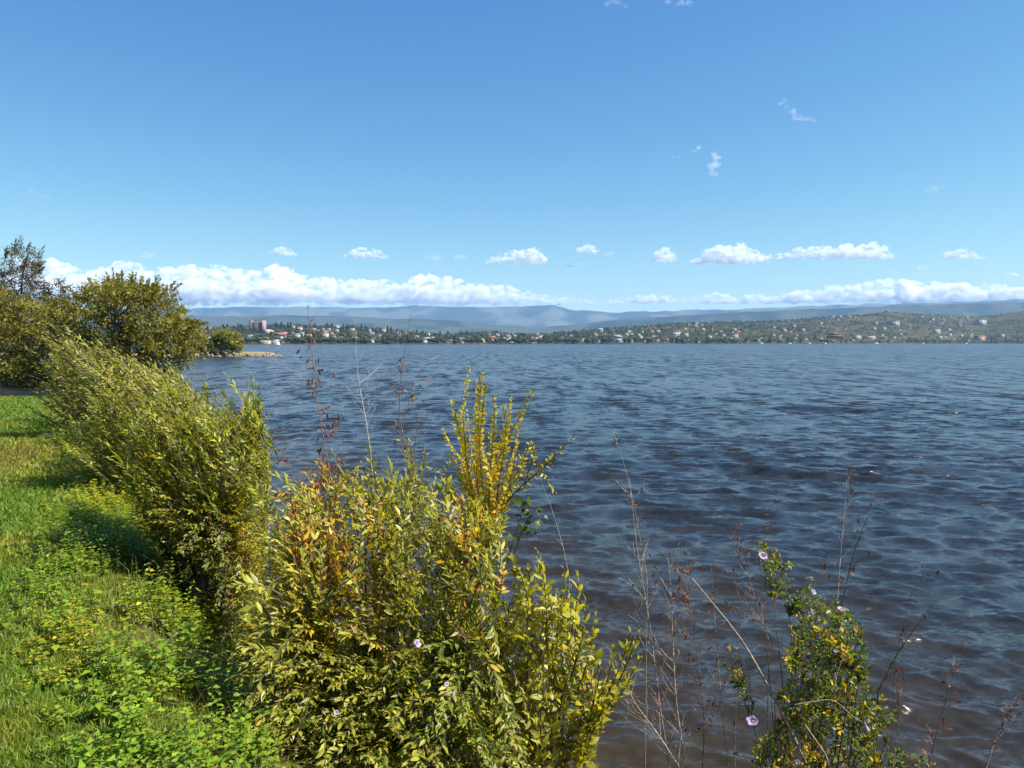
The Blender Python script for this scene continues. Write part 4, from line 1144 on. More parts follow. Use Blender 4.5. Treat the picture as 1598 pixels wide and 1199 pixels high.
def flower(pl, px, py, Y, size, tilt, lab=None, closed=False):
    """a funnel shaped bloom with five joined lobes"""
    c = at(px, py, Y); r_ = pl.r
    ax = unit(unit(CAM - c) + np.array(tilt)); x = unit(np.cross(ax, [0.2, 0.1, 1])); y = np.cross(ax, x)
    V = []; F = []; C = []; n = 20; rings = [(0.10, -0.9), (0.16, -0.55), (0.34, -0.2), (0.75, 0.02), (1.0, 0.02)]
    for k, (rr_, h) in enumerate(rings):
        for i in range(n):
            a = 2 * math.pi * i / n; lob = 1 + (0.16 * abs(math.cos(2.5 * a)) - 0.1) * (k / 4.0); q = rr_ * (0.35 if closed and k > 1 else 1)
            hh = h + (0.5 if closed and k > 2 else 0) * (k - 2) + 0.10 * math.sin(5 * a + 1) * (k == 4)
            V.append((x * math.cos(a) + y * math.sin(a) * 0.86) * q * lob * size * 0.85 + ax * hh * size)
            f_ = k / 4.0; C.append(np.array([0.55, 0.45, 0.66]) * f_ + np.array([0.25, 0.07, 0.36]) * (1 - f_))
    for k in range(len(rings) - 1):
        for i in range(n):
            a, b = k * n + i, k * n + (i + 1) % n; F += [(a, b, b + n), (a, b + n, a + n)]
    o = link('flower', tri_mesh('flower', np.array(V), np.array(F), np.array(C), True), M_PETAL, pl.root, c - pl.base)
    if lab: o['label'] = lab
    if not closed:
        s_ = MB(); s_.add(ICO1[0] * size * 0.11 - ax * size * 0.16, ICO1[1], (0.6, 0.5, 0.3)); link('stamens', s_.mesh('stamens', True), M_PETAL, o)
    t_ = MB(); t_.tube([-ax * size * 0.85, -ax * size * 1.2, -ax * size * 1.6 - np.array([0, 0, size * 0.5])], size * 0.14, size * 0.05, (0.06, 0.09, 0.02), 6); link('calyx', t_.mesh('calyx', True), M_LEAF, o)
flower(flo, 1191, 867, 4.0, 0.0288, (0.5, 0, 0.5)); flower(flo, 1174, 1125, 3.72, 0.0336, (-0.35, 0, 0.75)); flower(flo, 1352, 1133, 3.68, 0.0272, (0.4, 0, -0.9), 'half closed drooping flower', True)
flower(flo, 1270, 924, 4.0, 0.0192, (1.1, 0, 0.6)); flower(flo, 1313, 950, 3.95, 0.0240, (0.5, 0.4, 1.6)); flower(flo, 1266, 958, 3.95, 0.0208, (-1.0, 0, 0.9))
flower(flo, 1304, 1016, 3.75, 0.0104, (0, 0, 0.5)); flower(flo, 1245, 1189, 3.65, 0.0160, (-0.5, 0, 0.4))
flower(midp, 652, 1004, 3.2, 0.0240, (1.6, 0.3, 0.7), 'lilac flower'); flower(midp, 345, 1192, 3.0, 0.0224, (0.6, 0, 1.3), 'lilac flower'); flower(midp, 525, 1112, 3.2, 0.0136, (0, 0, 0.5), 'lilac flower'); flower(midp, 383, 1186, 3.1, 0.0208, (0, 0, 1.5), 'pale faded flower'); flower(midp, 697, 1068, 3.22, 0.0128, (0.6, 0, 0.5), 'lilac flower')

# ------------------------------------------------------------------ dry stems and red leaved stalks between the shrubs
rpal = [(REDBR, 3), ((0.20, 0.07, 0.035), 2), (BROWN, 1.4), ((0.30, 0.13, 0.06), 0.9)]
def dry_leaf(pl, px, py, Y, L, ang=None, pal=rpal, W=0.30):
    """one hanging dry leaf, blade roughly in the picture plane at a random tilt"""
    r_ = pl.r; a = r_.uniform(0, 6.28) if ang is None else math.radians(ang)
    D = unit(np.array([math.cos(a), r_.uniform(-0.5, 0.5), math.sin(a)])); N = unit(np.array([r_.normal() * 0.6, -1, r_.normal() * 0.8])); N = unit(N - D * np.dot(N, D))
    pl.lv.append((np.array([at(px, py, Y)]), D[None], N[None], np.array([L]), np.array([L * W * r_.uniform(0.8, 1.3)]), colours(r_, 1, pal, 0.3)))
def branchlets(pl, pts, n, ln, r0, c, side=None, up=0.55, curve=0.15, t0=0.15, sub=0):
    r_ = pl.r; out_ = []
    for i in range(n):
        t = r_.uniform(t0, 0.97); k = t * (len(pts) - 1); j = int(min(k, len(pts) - 2)); o = pts[j] + (pts[j + 1] - pts[j]) * (k - j)
        T = unit(pts[j + 1] - pts[j]); sd_ = side if side is not None else r_.choice([-1, 1])
        d = unit(T * up + np.array([sd_ * r_.uniform(0.4, 1), r_.normal() * 0.5, r_.uniform(-0.1, 0.5)]) * 0.8)
        l = ln * r_.uniform(0.4, 1.1) * (1.15 - t * 0.6)
        q = bez(o, o + d * l * 0.5 + r_.normal(size=3) * curve * l * 0.4, o + d * l + np.array([0, 0, curve * l]), 6)
        pl.twig(q, r0, r0 * 0.35, c, 3); out_.append(q)
        if sub: out_ += branchlets(pl, q, sub, l * 0.5, r0 * 0.7, c, None, up, curve)
    return out_
def scatter_dry(pl, qs, n, L, Y=None, pal=rpal):
    for i in range(n):
        q = qs[int(pl.r.integers(0, len(qs)))]; p_ = q[int(pl.r.integers(2, len(q)))] + pl.r.normal(size=3) * 0.006
        x, y, _ = to_px(p_); dry_leaf(pl, float(x[0]), float(y[0]), p_[1], L * pl.r.uniform(0.6, 1.25), None, pal)

red = Plant('red_leaf_stalk', 'tall thin stalk hung with dark red leaves, tip crossing the far mountains', 'stalk', base_at(540, 4.7), 201, None, M_DRY)
st = red.stem(ppath(red, [(545, 900), (515, 740), (497, 640), (488, 560), (484, 520), (480, 478)], 4.7, 4.7, 20), 0.0042, 0.0012, (0.16, 0.09, 0.07), 5)
for (x, y, l, a) in [(480, 482, .030, 80), (484, 504, .040, 65), (478, 517, .04, 250), (487, 518, .045, 290), (482, 526, .04, 220), (488, 530, .042, 310), (483, 537, .04, 260), (468, 545, .038, 240), (476, 548, .03, 30), (484, 559, .045, 235), (498, 558, .04, 255), (466, 559, .03, 10), (470, 543, .035, 215), (459, 575, .022, 180), (485, 577, .04, 40), (488, 590, .045, 255), (484, 593, .035, 200), (491, 603, .045, 275), (489, 612, .035, 250), (519, 590, .035, 70), (520, 601, .03, 290), (495, 668, .045, 235), (520, 660, .04, 250), (522, 665, .045, 310), (498, 683, .04, 240), (512, 655, .04, 100), (526, 662, .03, 60), (500, 700, .04, 230)]:
    dry_leaf(red, x, y, 4.7, l, a)
q = branchlets(red, st[:12], 16, 0.20, 0.0016, (0.16, 0.09, 0.06), None, 0.7)
scatter_dry(red, q, 46, 0.034); scatter_dry(red, q, 20, 0.036, pal=[(ORANGE, 2), (GOLD, 1), (REDBR, 1)])
s2 = red.stem(ppath(red, [(530, 860), (522, 760), (528, 690), (520, 640)], 4.6, 4.6, 12), 0.003, 0.001, (0.16, 0.09, 0.06), 4)
q = branchlets(red, s2, 10, 0.16, 0.0014, (0.16, 0.09, 0.06)); scatter_dry(red, q, 34, 0.034)
s3 = red.stem(ppath(red, [(500, 860), (470, 760), (440, 700), (428, 670)], 4.6, 4.6, 10), 0.003, 0.001, (0.18, 0.10, 0.07), 4)
q = branchlets(red, s3, 8, 0.12, 0.0013, (0.18, 0.1, 0.07)); scatter_dry(red, q, 14, 0.026)
red.finish(120, min_px=5, cell=5)

pale = Plant('bare_twig', 'pale bare branching twig between the red stalk and the brown seed stalk', 'twig', base_at(590, 4.7), 202, None, M_DRY)
st = pale.stem(ppath(pale, [(590, 880), (580, 720), (570, 650), (560, 600), (556, 555), (554, 473)], 4.75, 4.75, 20), 0.0045, 0.0008, (0.42, 0.36, 0.32), 5)
branchlets(pale, st[5:16], 8, 0.26, 0.0015, (0.42, 0.36, 0.32), 1, 0.6, 0.1, 0.1, 2)
branchlets(pale, st[3:16], 5, 0.16, 0.0012, (0.40, 0.34, 0.30), -1, 0.7, 0.1, 0.1, 1)
pale.finish(0)

seed = Plant('brown_seed_stalk', 'brown forked stalk with a rusty seed head left of the golden branches', 'stalk', base_at(640, 4.6), 203, None, M_DRY)
st = seed.stem(ppath(seed, [(650, 860), (640, 730), (622, 650), (626, 585), (632, 545), (641, 490)], 4.6, 4.6, 20), 0.005, 0.0007, (0.14, 0.09, 0.06), 5)
for i in range(16):
    dry_leaf(seed, 627 + seed.r.normal() * 3, 572 + seed.r.uniform(-14, 14), 4.6, 0.026, 90 + seed.r.normal() * 35, [((0.26, 0.10, 0.05), 1), (BROWN, 1)])
for x, y in [(621, 550), (623, 560), (640, 492), (638, 500), (643, 486)]: dry_leaf(seed, x, y, 4.6, 0.013, None)
s2 = seed.stem(ppath(seed, [(655, 800), (645, 720), (652, 660), (648, 640)], 4.55, 4.55, 12), 0.004, 0.001, (0.13, 0.08, 0.05), 5)
s3 = seed.stem(ppath(seed, [(640, 760), (625, 680), (640, 620), (655, 605)], 4.65, 4.65, 12), 0.003, 0.001, (0.2, 0.13, 0.09), 4)
q = branchlets(seed, s2, 12, 0.16, 0.0016, (0.16, 0.1, 0.07)) + branchlets(seed, s3, 14, 0.16, 0.0014, (0.24, 0.17, 0.12)) + branchlets(seed, st[4:12], 10, 0.14, 0.0013, (0.2, 0.14, 0.1))
scatter_dry(seed, q, 60, 0.028, pal=[(ORANGE, 1.4), (GOLD, 0.8), (BROWN, 2), (REDBR, 1)])
seed.finish(90, min_px=5, cell=5)

for nm, lab, path, Y, r0, c, nb, ln, nlf in [
    ('bare_twig', 'single long bare twig slanting below the golden side branch', [(888, 900), (878, 850), (858, 785), (838, 735)], 4.4, 0.0022, (0.40, 0.33, 0.26), 2, 0.08, 0),
    ('bare_twig', 'very thin pale twig ending near the far end of the golden branch', [(1010, 900), (988, 780), (970, 710), (956, 672)], 4.5, 0.0016, (0.42, 0.38, 0.22), 2, 0.05, 6),
    ('dry_stem', 'thin pale stem standing upright above the flowering shrub', [(1305, 960), (1312, 860), (1318, 800), (1322, 733)], 4.4, 0.0034, (0.38, 0.32, 0.28), 10, 0.15, 22),
    ('dry_stem', 'dark thin stem leaning right behind the upright pale stem', [(1310, 960), (1330, 870), (1352, 810), (1378, 782)], 4.5, 0.0026, (0.06, 0.045, 0.045), 10, 0.16, 12),
    ('dry_stem', 'bare dark stem slanting up right of the flowering shrub', [(1370, 1080), (1400, 1020), (1432, 975), (1456, 945)], 4.2, 0.0030, (0.07, 0.05, 0.04), 6, 0.09, 6),
    ('dry_stem', 'hair thin dark stem farthest right of the flowering shrub', [(1395, 1040), (1420, 930), (1440, 900), (1468, 888)], 4.4, 0.0012, (0.12, 0.08, 0.06), 4, 0.08, 6),
    ('dry_stem', 'tall pale stem with two bends right of the yellowing shrub', [(1050, 1230), (1032, 1120), (1012, 960), (994, 860), (982, 745)], 4.1, 0.0046, (0.36, 0.29, 0.23), 26, 0.24, 18),
    ('dry_stem', 'paler thicker stem beside the tall bent stem', [(1075, 1230), (1055, 1100), (1050, 1010), (1046, 900), (1040, 860)], 4.05, 0.0046, (0.42, 0.35, 0.28), 22, 0.22, 14),
    ('dry_stem', 'red leaved thin stem between the pale stems and the lilac flower', [(1095, 1230), (1100, 1120), (1086, 1000), (1072, 915), (1058, 880)], 4.05, 0.0030, (0.24, 0.13, 0.09), 26, 0.20, 60),
    ('dry_stem', 'low fan of bare shoots at the foot of the pale stems', [(1080, 1230), (1030, 1150), (985, 1090), (966, 1020)], 3.9, 0.0036, (0.34, 0.26, 0.20), 22, 0.30, 8),
    ('dry_stem', 'slender stem rising left of the open lilac flower', [(1140, 1230), (1128, 1120), (1118, 1000), (1110, 880)], 4.1, 0.0030, (0.32, 0.24, 0.18), 16, 0.18, 24),
    ('dry_stem', 'arching stem over the uppermost lilac flower', [(1200, 1000), (1180, 940), (1160, 870), (1140, 825)], 4.3, 0.0022, (0.34, 0.24, 0.18), 14, 0.16, 20),
    ('dry_stem', 'thin stem leaning left from the pale diagonal branch', [(1150, 1010), (1160, 930), (1185, 880), (1210, 770)], 4.5, 0.0016, (0.30, 0.24, 0.2), 12, 0.18, 14),
    ('dry_stem', 'red leaved sprig low at the bottom right corner', [(1530, 1230), (1550, 1160), (1570, 1120), (1590, 1095)], 4.0, 0.0036, (0.36, 0.26, 0.20), 12, 0.14, 34),
    ('dry_stem', 'rusty leaved stem between the corner sprig and the flowering shrub', [(1440, 1230), (1460, 1150), (1480, 1080), (1500, 1010)], 4.1, 0.0028, (0.13, 0.08, 0.06), 14, 0.16, 40),
    ('dry_stem', 'small rusty stem against the right edge of the flowering shrub', [(1385, 1230), (1400, 1150), (1405, 1090), (1395, 1040)], 4.0, 0.0024, (0.2, 0.12, 0.08), 10, 0.12, 24),
    ('dry_stem', 'short dry tuft of stalks in the gap of the yellowing shrub', [(745, 1100), (742, 1050), (735, 1010), (722, 985)], 3.5, 0.0026, (0.3, 0.2, 0.13), 20, 0.12, 10)]:
    b = at(path[0][0], path[0][1], Y); g = ground_at(b[0], b[1]); b2 = np.array([b[0], b[1], min(g, b[2])])
    pl = Plant(nm, lab, 'twig' if 'twig' in nm else 'dry stem', b2, 300 + int(path[0][0]), None, M_DRY)
    top = ppath(pl, path, Y, Y, 18)
    st = pl.stem(np.concatenate([[b2 - np.array([0, 0, 0.05])], [(b2 + top[0]) / 2], top]), r0 * 1.2, r0 * 0.3, c, 5)[2:]
    q = branchlets(pl, st, int(nb * 1.7), ln, max(0.0011, r0 * 0.36), c, None, 0.75, 0.12, 0.1, 1 if nb > 9 else 0)
    if nlf: scatter_dry(pl, q, int(nlf * 1.4), 0.032)
    pl.finish(60, min_px=6, cell=7)

# ------------------------------------------------------------------ the shrubs along the bank, from near to far
wpal = [(OLIVE, 1.8), (LIME, 3.6), (GREEN, 2.0), (FRESH, 0.8), (DKGREEN, 0.7), (YELLOW, 0.6), (PALE, 1.0)]
def arching(pl, tips, Y, n, L, W, pal, tippal, r0=0.004, ang=36, drop=60):
    for (x, y, x0, y0) in tips:
        yy = pl.r.uniform(*Y); a_ = at(x0, y0, yy + 0.1); c_ = at(x, y, yy); ln = np.linalg.norm(c_ - a_)
        pts = bez(a_, a_ + (c_ - a_) * 0.55 + np.array([0, 0, 0.16 * ln]), c_, 10)
        b = pl.leaves_on(pts, int(n * ln), L, W, pal, 0.12, 1, ang, tippal=tippal, jit=0.2)
        pl.shoot_part(pts, b, r0, FINE)
def auto_tips(r_, poly, n, dx, dy):
    out_ = []
    for i in range(n):
        q = sample_poly(poly, r_); k = r_.uniform(0.6, 1.3); out_.append((q[0] + dx * k * 0.5 + r_.normal() * 8, q[1] + dy * k * 0.5, q[0] - dx * k * 0.5, q[1] - dy * k * 0.5))
    return out_

d1 = Plant('bank_shrub', 'tall bushy shrub on the bank left of the big green shrub, dark inside', 'shrub', base_at(335, 6.2), 401)
p = [(345, 1010), (335, 900), (265, 862), (205, 830), (190, 780), (180, 720), (195, 640), (250, 605), (305, 590), (335, 625), (365, 640), (385, 612), (408, 632), (416, 690), (420, 760), (420, 860), (408, 950), (380, 1010)]
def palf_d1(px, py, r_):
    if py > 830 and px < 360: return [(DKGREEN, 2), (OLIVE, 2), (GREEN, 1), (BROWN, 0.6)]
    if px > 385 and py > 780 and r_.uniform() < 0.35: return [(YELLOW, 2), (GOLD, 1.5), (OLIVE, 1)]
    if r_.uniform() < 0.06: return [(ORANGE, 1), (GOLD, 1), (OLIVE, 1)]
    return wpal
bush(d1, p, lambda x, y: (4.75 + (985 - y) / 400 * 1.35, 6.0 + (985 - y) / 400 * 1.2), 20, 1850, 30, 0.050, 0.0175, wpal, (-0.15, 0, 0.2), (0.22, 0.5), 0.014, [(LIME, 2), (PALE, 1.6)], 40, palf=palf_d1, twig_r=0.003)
arching(d1, [(392, 585, 400, 700), (404, 600, 405, 720), (385, 600, 392, 700), (352, 640, 385, 735), (408, 640, 400, 750), (400, 620, 395, 730), (370, 655, 392, 740), (340, 615, 370, 700), (420, 680, 405, 770), (355, 665, 375, 760), (345, 630, 385, 720), (330, 655, 370, 740), (415, 690, 405, 760), (395, 640, 395, 740), (365, 640, 390, 730), (375, 690, 395, 790), (318, 600, 340, 700)], (6.0, 6.4), 60, 0.062, 0.019, [(GREEN, 3), (LIME, 2), (FRESH, 1)], [(LIME, 1), (PALE, 1.2)], ang=34)
arching(d1, auto_tips(d1.r, p, 110, -55, -80), (5.4, 6.0), 60, 0.066, 0.018, wpal, [(PALE, 2), (LIME, 1.5)])
branch_c = (0.16, 0.11, 0.085)
for i in range(26):
    x0 = d1.r.uniform(285, 345); x1 = x0 + d1.r.uniform(-40, 60); y1 = d1.r.uniform(820, 900)
    d1.stem(ppath(d1, [(x0 + 20, d1.r.uniform(960, 1010)), ((x0 + x1) / 2 + 15, 940), (x1, y1)], 5.7, 5.9, 8), 0.007, 0.003, branch_c, 4)
d1.finish(0)

d2 = Plant('bank_shrub', 'feathery shrub with long shoots arching up left, middle of the bank', 'shrub', base_at(215, 9.8), 402)
p = [(135, 780), (110, 720), (120, 660), (140, 600), (180, 560), (225, 560), (270, 590), (300, 600), (315, 650), (300, 730), (230, 770)]
bush(d2, p, lambda x, y: (8.3, 10.6), 14, 750, 26, 0.070, 0.023, wpal, (-0.3, 0, 0.2), (0.3, 0.7), 0.016, [(PALE, 1.6), (LIME, 2)], 36, twig_r=0.004, palf=lambda x, y, r_: [(ORANGE, 1), (GOLD, 1), (OLIVE, 1.5)] if (r_.uniform() < 0.6 * math.exp(-((x - 225) / 25) ** 2 - ((y - 575) / 28) ** 2)) else wpal)
arching(d2, auto_tips(d2.r, p, 130, -62, -56), (8.1, 8.7), 42, 0.072, 0.022, [(LIME, 3), (OLIVE, 2), (GREEN, 1)], [(PALE, 2), (LIME, 1.5)], 0.005)
arching(d2, [(298, 575, 300, 660), (292, 590, 305, 690), (302, 610, 312, 700), (150, 530, 200, 610), (105, 512, 170, 590), (205, 552, 240, 620), (262, 575, 280, 650), (235, 560, 255, 620)], (8.4, 8.8), 44, 0.072, 0.022, [(LIME, 3), (OLIVE, 2)], [(PALE, 2), (LIME, 1)], 0.005)
d2.finish(0)

d3 = Plant('bank_shrub', 'farther shrub with pale tipped shoots leaning left over the lawn end', 'shrub', base_at(125, 14.0), 403)
p = [(75, 665), (62, 620), (60, 560), (85, 520), (130, 540), (190, 560), (215, 600), (200, 660), (140, 690)]
bush(d3, p, lambda x, y: (12.2, 15.5), 12, 600, 24, 0.090, 0.028, wpal, (-0.5, 0, 0.2), (0.4, 1.0), 0.02, [(PALE, 1.4), (LIME, 2)], 34, twig_r=0.006)
arching(d3, auto_tips(d3.r, p, 80, -55, -42), (12.3, 13.0), 30, 0.095, 0.028, [(LIME, 2), (OLIVE, 3), (GREEN, 1)], [(PALE, 2), (LIME, 1)], 0.007)
arching(d3, [(62, 508, 120, 570), (70, 520, 130, 600), (100, 525, 150, 590), (135, 535, 170, 600)], (12.3, 12.8), 30, 0.095, 0.028, [(LIME, 3), (OLIVE, 2)], [(PALE, 2), (LIME, 1)], 0.007)
d3.finish(0)

d4 = Plant('low_bush', 'low dark leaved bush casting a shadow on the lawn edge', 'bush', base_at(110, 12.2), 404)
p = [(62, 715), (65, 680), (95, 655), (130, 660), (150, 700), (140, 745), (95, 735)]
bush(d4, p, lambda x, y: (11.3, 12.8), 7, 260, 20, 0.062, 0.026, [(GREEN, 2), (DKGREEN, 2), (LIME, 0.8)], (-0.3, 0, 0.1), (0.25, 0.5), 0.01, None, 50)
d4.finish(0)
d5 = Plant('low_bush', 'second low bush on the lawn edge, with pale sprigs, nearer than the shadowed one', 'bush', base_at(165, 9.0), 405)
p = [(95, 770), (105, 735), (140, 720), (185, 730), (205, 790), (150, 800)]
bush(d5, p, lambda x, y: (8.2, 9.2), 7, 260, 18, 0.058, 0.024, [(GREEN, 3), (FRESH, 1.5), (DKGREEN, 1), (LIME, 1)], (-0.25, 0, 0.1), (0.2, 0.45), 0.008, [(PALE, 1), (LIME, 1)], 48)
d5.finish(0)

# ------------------------------------------------------------------ trees on the wooded shore and on the spit
def tree(name, label, group, px, Y, trunk_top, polys, n_clump, per, leaf, pal, seed, thick, limbs=6, r0=0.18, spread=0.5, droop=0.3, zbase=None, bark=DARKBARK, twigs=0, sprays=0, sl=1.0):
    b = base_at(px, Y) if zbase is None else np.array([(px - 799) / FPX * Y, Y, zbase])
    pl = Plant(name, label, 'tree', b, seed, group, M_LEAF_DULL); r_ = pl.r
    ws = np.array([abs(0.5 * sum(q[i][0] * q[(i + 1) % len(q)][1] - q[(i + 1) % len(q)][0] * q[i][1] for i in range(len(q)))) for q in polys]); ws = ws / ws.sum()
    tt = at(trunk_top[0], trunk_top[1], Y)
    pts = pl.stem(bez(b - np.array([0, 0, 0.2]), (b + tt) / 2 + r_.normal(size=3) * 0.15 * r0 * 4, tt, 9), r0, r0 * 0.35, bark, 8, 'trunk')
    cl = []
    for i in range(n_clump):
        q = sample_poly(polys[r_.choice(len(polys), p=ws)], r_); cl.append(at(q[0], q[1], Y + r_.normal() * thick * 0.5))
    cl = np.array(cl)
    for i in range(limbs):
        e = cl[int(r_.integers(0, len(cl)))]; o = pts[int(r_.integers(2, len(pts)))]
        lp = bez(o, (o + e) / 2 + np.array([0, 0, 0.15 * np.linalg.norm(e - o)]), e, 8); pl.stem(lp, r0 * 0.4, r0 * 0.07, bark, 6, 'limb')
    for i in range(twigs):
        e = cl[int(r_.integers(0, len(cl)))]; o = e - np.array([r_.normal() * spread * 0.4, r_.normal() * spread * 0.4, spread * r_.uniform(0.8, 2.0)]); pl.twig(bez(o, (o + e) / 2 + r_.normal(size=3) * 0.1 * spread, e, 6), r0 * 0.10, r0 * 0.03, bark, 4)
    P = np.repeat(cl, per, 0); sp = np.repeat(r_.uniform(0.5, 1.2, len(cl)), per)[:, None] * spread
    off = r_.normal(size=P.shape) * np.array([0.55, 0.55, 0.38]); P = P + off * sp
    D = unit(off + r_.normal(size=P.shape) * 0.6 + np.array([0, 0, -droop])); N = unit(np.array([0, 0, 0.7]) + SUND * 0.3 + r_.normal(size=P.shape) * 0.55); N = unit(N - D * np.sum(N * D, 1, keepdims=True))
    tone = np.repeat(r_.uniform(0.7, 1.3, (len(cl), 1)), per, 0)
    L = leaf * r_.uniform(0.6, 1.3, len(P)); C = colours(r_, len(P), pal, 0.25) * tone
    V, F, Cc = leaf_batch(COARSE, P - b, D, N, L, L * 0.42, C)
    cm = cl.mean(0)
    for i in range(sprays):
        k = int(r_.integers(0, len(cl))); o = cl[k]; dv = unit((o - cm) * np.array([1, 1, 1.6]) + r_.normal(size=3) * 0.5 + np.array([0, 0, 0.6]))
        q_ = sl * r_.uniform(0.5, 1.3); pts2 = bez(o, o + dv * q_ * 0.6, o + dv * q_ + np.array([r_.normal() * .1, 0, -0.18 * q_ * (droop > 0)]), 6)
        pl.twig(pts2, r0 * 0.07, r0 * 0.02, bark, 3)
        pl.leaves_on(pts2, int(10 + 16 * q_), leaf * 0.95, leaf * 0.36, pal, 0.1, 1.0, 45, 0.8, 0.5, 0.4, 0.6, rank=3)
    if sprays:
        g_ = pl.gather(); V2, F2, C2 = leaf_batch(COARSE, g_[0] - b, *g_[1:]); F = np.concatenate([F, F2 + len(V)]); V = np.concatenate([V, V2]); Cc = np.concatenate([Cc, C2])
    link('crown', tri_mesh('crown', V, F, Cc, True), pl.mat, pl.root)
    if pl.nt: link('twigs', pl.tw.mesh('twigs', True), M_WOOD, pl.root)['kind'] = 'stuff'
    return pl
tpal = [((0.150, 0.145, 0.022), 3), ((0.25, 0.22, 0.030), 2), ((0.075, 0.085, 0.016), 2), ((0.26, 0.235, 0.04), 1)]
G = 'trees on the wooded left shore'
tree('spreading_tree', 'wide spreading tree over the water, right of the thin sparse tree', G, 205, 59, (200, 500),
     [[(105, 600), (85, 520), (90, 470), (140, 450), (160, 442), (200, 440), (240, 446), (262, 460), (285, 490), (305, 530), (300, 575), (250, 590), (180, 600)], [(150, 470), (160, 440), (215, 438), (265, 452), (270, 475)], [(270, 500), (300, 495), (312, 530), (290, 545)]], 560, 50, 0.28, tpal, 501, 5.0, 14, 0.25, 0.58, 0.25, twigs=160, sprays=420, sl=1.2)
for i, (pp, n_) in enumerate([([(75, 480), (88, 440), (96, 425), (104, 450), (108, 480)], 26), ([(62, 480), (66, 440), (72, 425), (80, 450), (86, 480)], 26)]):
    tree('slender_tree', ['narrow pointed treetop nearer the wide crown, behind it', 'narrow pointed treetop nearer the thin sparse tree'][i], G, [96, 74][i], 68, ([96, 74][i], 470), [pp], n_, 34, 0.24, [((0.06, 0.055, 0.02), 2), ((0.09, 0.075, 0.03), 1)], 510 + i, 1.2, 3, 0.10, 0.35, 0.0, twigs=14)
tree('sparse_tree', 'tall thin sparse tree with feathery grey branches at the left edge', G, 25, 66, (35, 430),
     [[(2, 500), (0, 420), (10, 380), (22, 385), (35, 378), (45, 392), (56, 384), (62, 410), (58, 450), (66, 500)], [(-60, 500), (-50, 400), (-20, 385), (0, 400), (5, 480)]], 420, 24, 0.20, [((0.10, 0.092, 0.035), 2), ((0.09, 0.07, 0.035), 2), ((0.045, 0.042, 0.02), 1)], 520, 2.5, 16, 0.16, 0.40, -0.3, twigs=260, sprays=160, sl=0.9, bark=(0.12, 0.11, 0.085))
tree('dense_tree', 'dense olive tree at the left edge, dark below, hanging over the inlet', G, 30, 63, (30, 540),
     [[(-60, 612), (-60, 470), (0, 455), (50, 470), (95, 490), (115, 540), (110, 590), (70, 612), (30, 605)], [(0, 612), (0, 560), (60, 560), (60, 612)]], 560, 50, 0.26, tpal, 530, 5.0, 12, 0.24, 0.6, 0.3, twigs=60, sprays=260, sl=1.1)
wp = [((0.17, 0.19, 0.026), 3), ((0.23, 0.21, 0.04), 2), ((0.09, 0.11, 0.018), 2)]
G = 'small trees on the spit'
tree('willow_tree', 'yellow green willow on the spit nearest the wide spreading tree', G, 308, 186, (308, 532), [[(285, 548), (288, 520), (305, 512), (322, 522), (328, 545)]], 90, 30, 0.75, wp, 541, 3, 5, 0.25, 1.0, 0.5)
tree('willow_tree', 'rounder yellow green willow in the middle of the spit', G, 346, 187, (346, 534), [[(329, 545), (330, 525), (342, 514), (356, 518), (366, 530), (366, 544)]], 90, 30, 0.75, wp, 542, 3, 5, 0.25, 1.0, 0.5)
tree('willow_tree', 'small dark green tree at the outer end of the spit willows', G, 369, 188, (369, 536), [[(362, 545), (363, 526), (369, 519), (376, 530), (375, 544)]], 40, 30, 0.6, tpal, 543, 2, 3, 0.18, 0.8, 0.4)
tree('willow_tree', 'low bushy tree on the spit, left part hidden by the wide tree', G, 286, 184, (286, 540), [[(270, 555), (272, 530), (285, 520), (296, 535), (300, 552)]], 60, 30, 0.7, wp, 544, 3, 4, 0.2, 1.0, 0.4)
for i, (px, w, hgt, lab) in enumerate([(334, 10, 9, 'small grey scrub on the spit in front of the two willows'), (318, 9, 6, 'dark low scrub on the spit under the first willow'), (354, 7, 5, 'low scrub on the spit under the rounder willow')]):
    tree('scrub_bush', lab, 'low scrub on the spit', px, 183.5, (px, 549), [[(px - w / 2, 553), (px - w / 3, 553 - hgt), (px + w / 3, 553 - hgt), (px + w / 2, 553)]], 16, 24, 0.4, [((0.10, 0.085, 0.05), 2), ((0.06, 0.06, 0.02), 1)], 550 + i, 1.0, 2, 0.06, 0.4, 0.0)

# stones along the edge of the spit
sr = np.random.default_rng(8); stones = []
for k in range(4):
    V = ICO2[0] * sr.uniform(0.7, 1.2, 3); V = V + 0.16 * np.array([mnoise.noise(Vector(v) * 1.7 + Vector((k * 9, 0, 0))) for v in V.tolist()])[:, None] * V * 2
    me = tri_mesh('stone', V, ICO2[1], np.array([0.27, 0.22, 0.16]) * sr.uniform(0.7, 1.2), False); me.materials.append(M_STONE); stones.append(me)
ns = 0
while ns < 64:
    t = sr.uniform(-0.02, 1.04); x = -115 + 57 * t; y = sr.uniform(178, 189)
    dd = float(spit_d(np.array(x), np.array(y)))
    if not 5.0 < dd < 6.9 or (y > 186 and t < 0.95): continue
    o = link('stone', stones[int(sr.integers(0, 4))], None, None, (x, y, ground_at(x, y) + 0.08)); o.scale = sr.uniform(0.18, 0.5) * np.array([1.2, 1.0, 0.75]); o.rotation_euler = sr.uniform(0, 6.28, 3)
    tag(o, 'pale stone in the rocky edge along the water side of the spit', 'stone', 'stones along the spit edge'); ns += 1

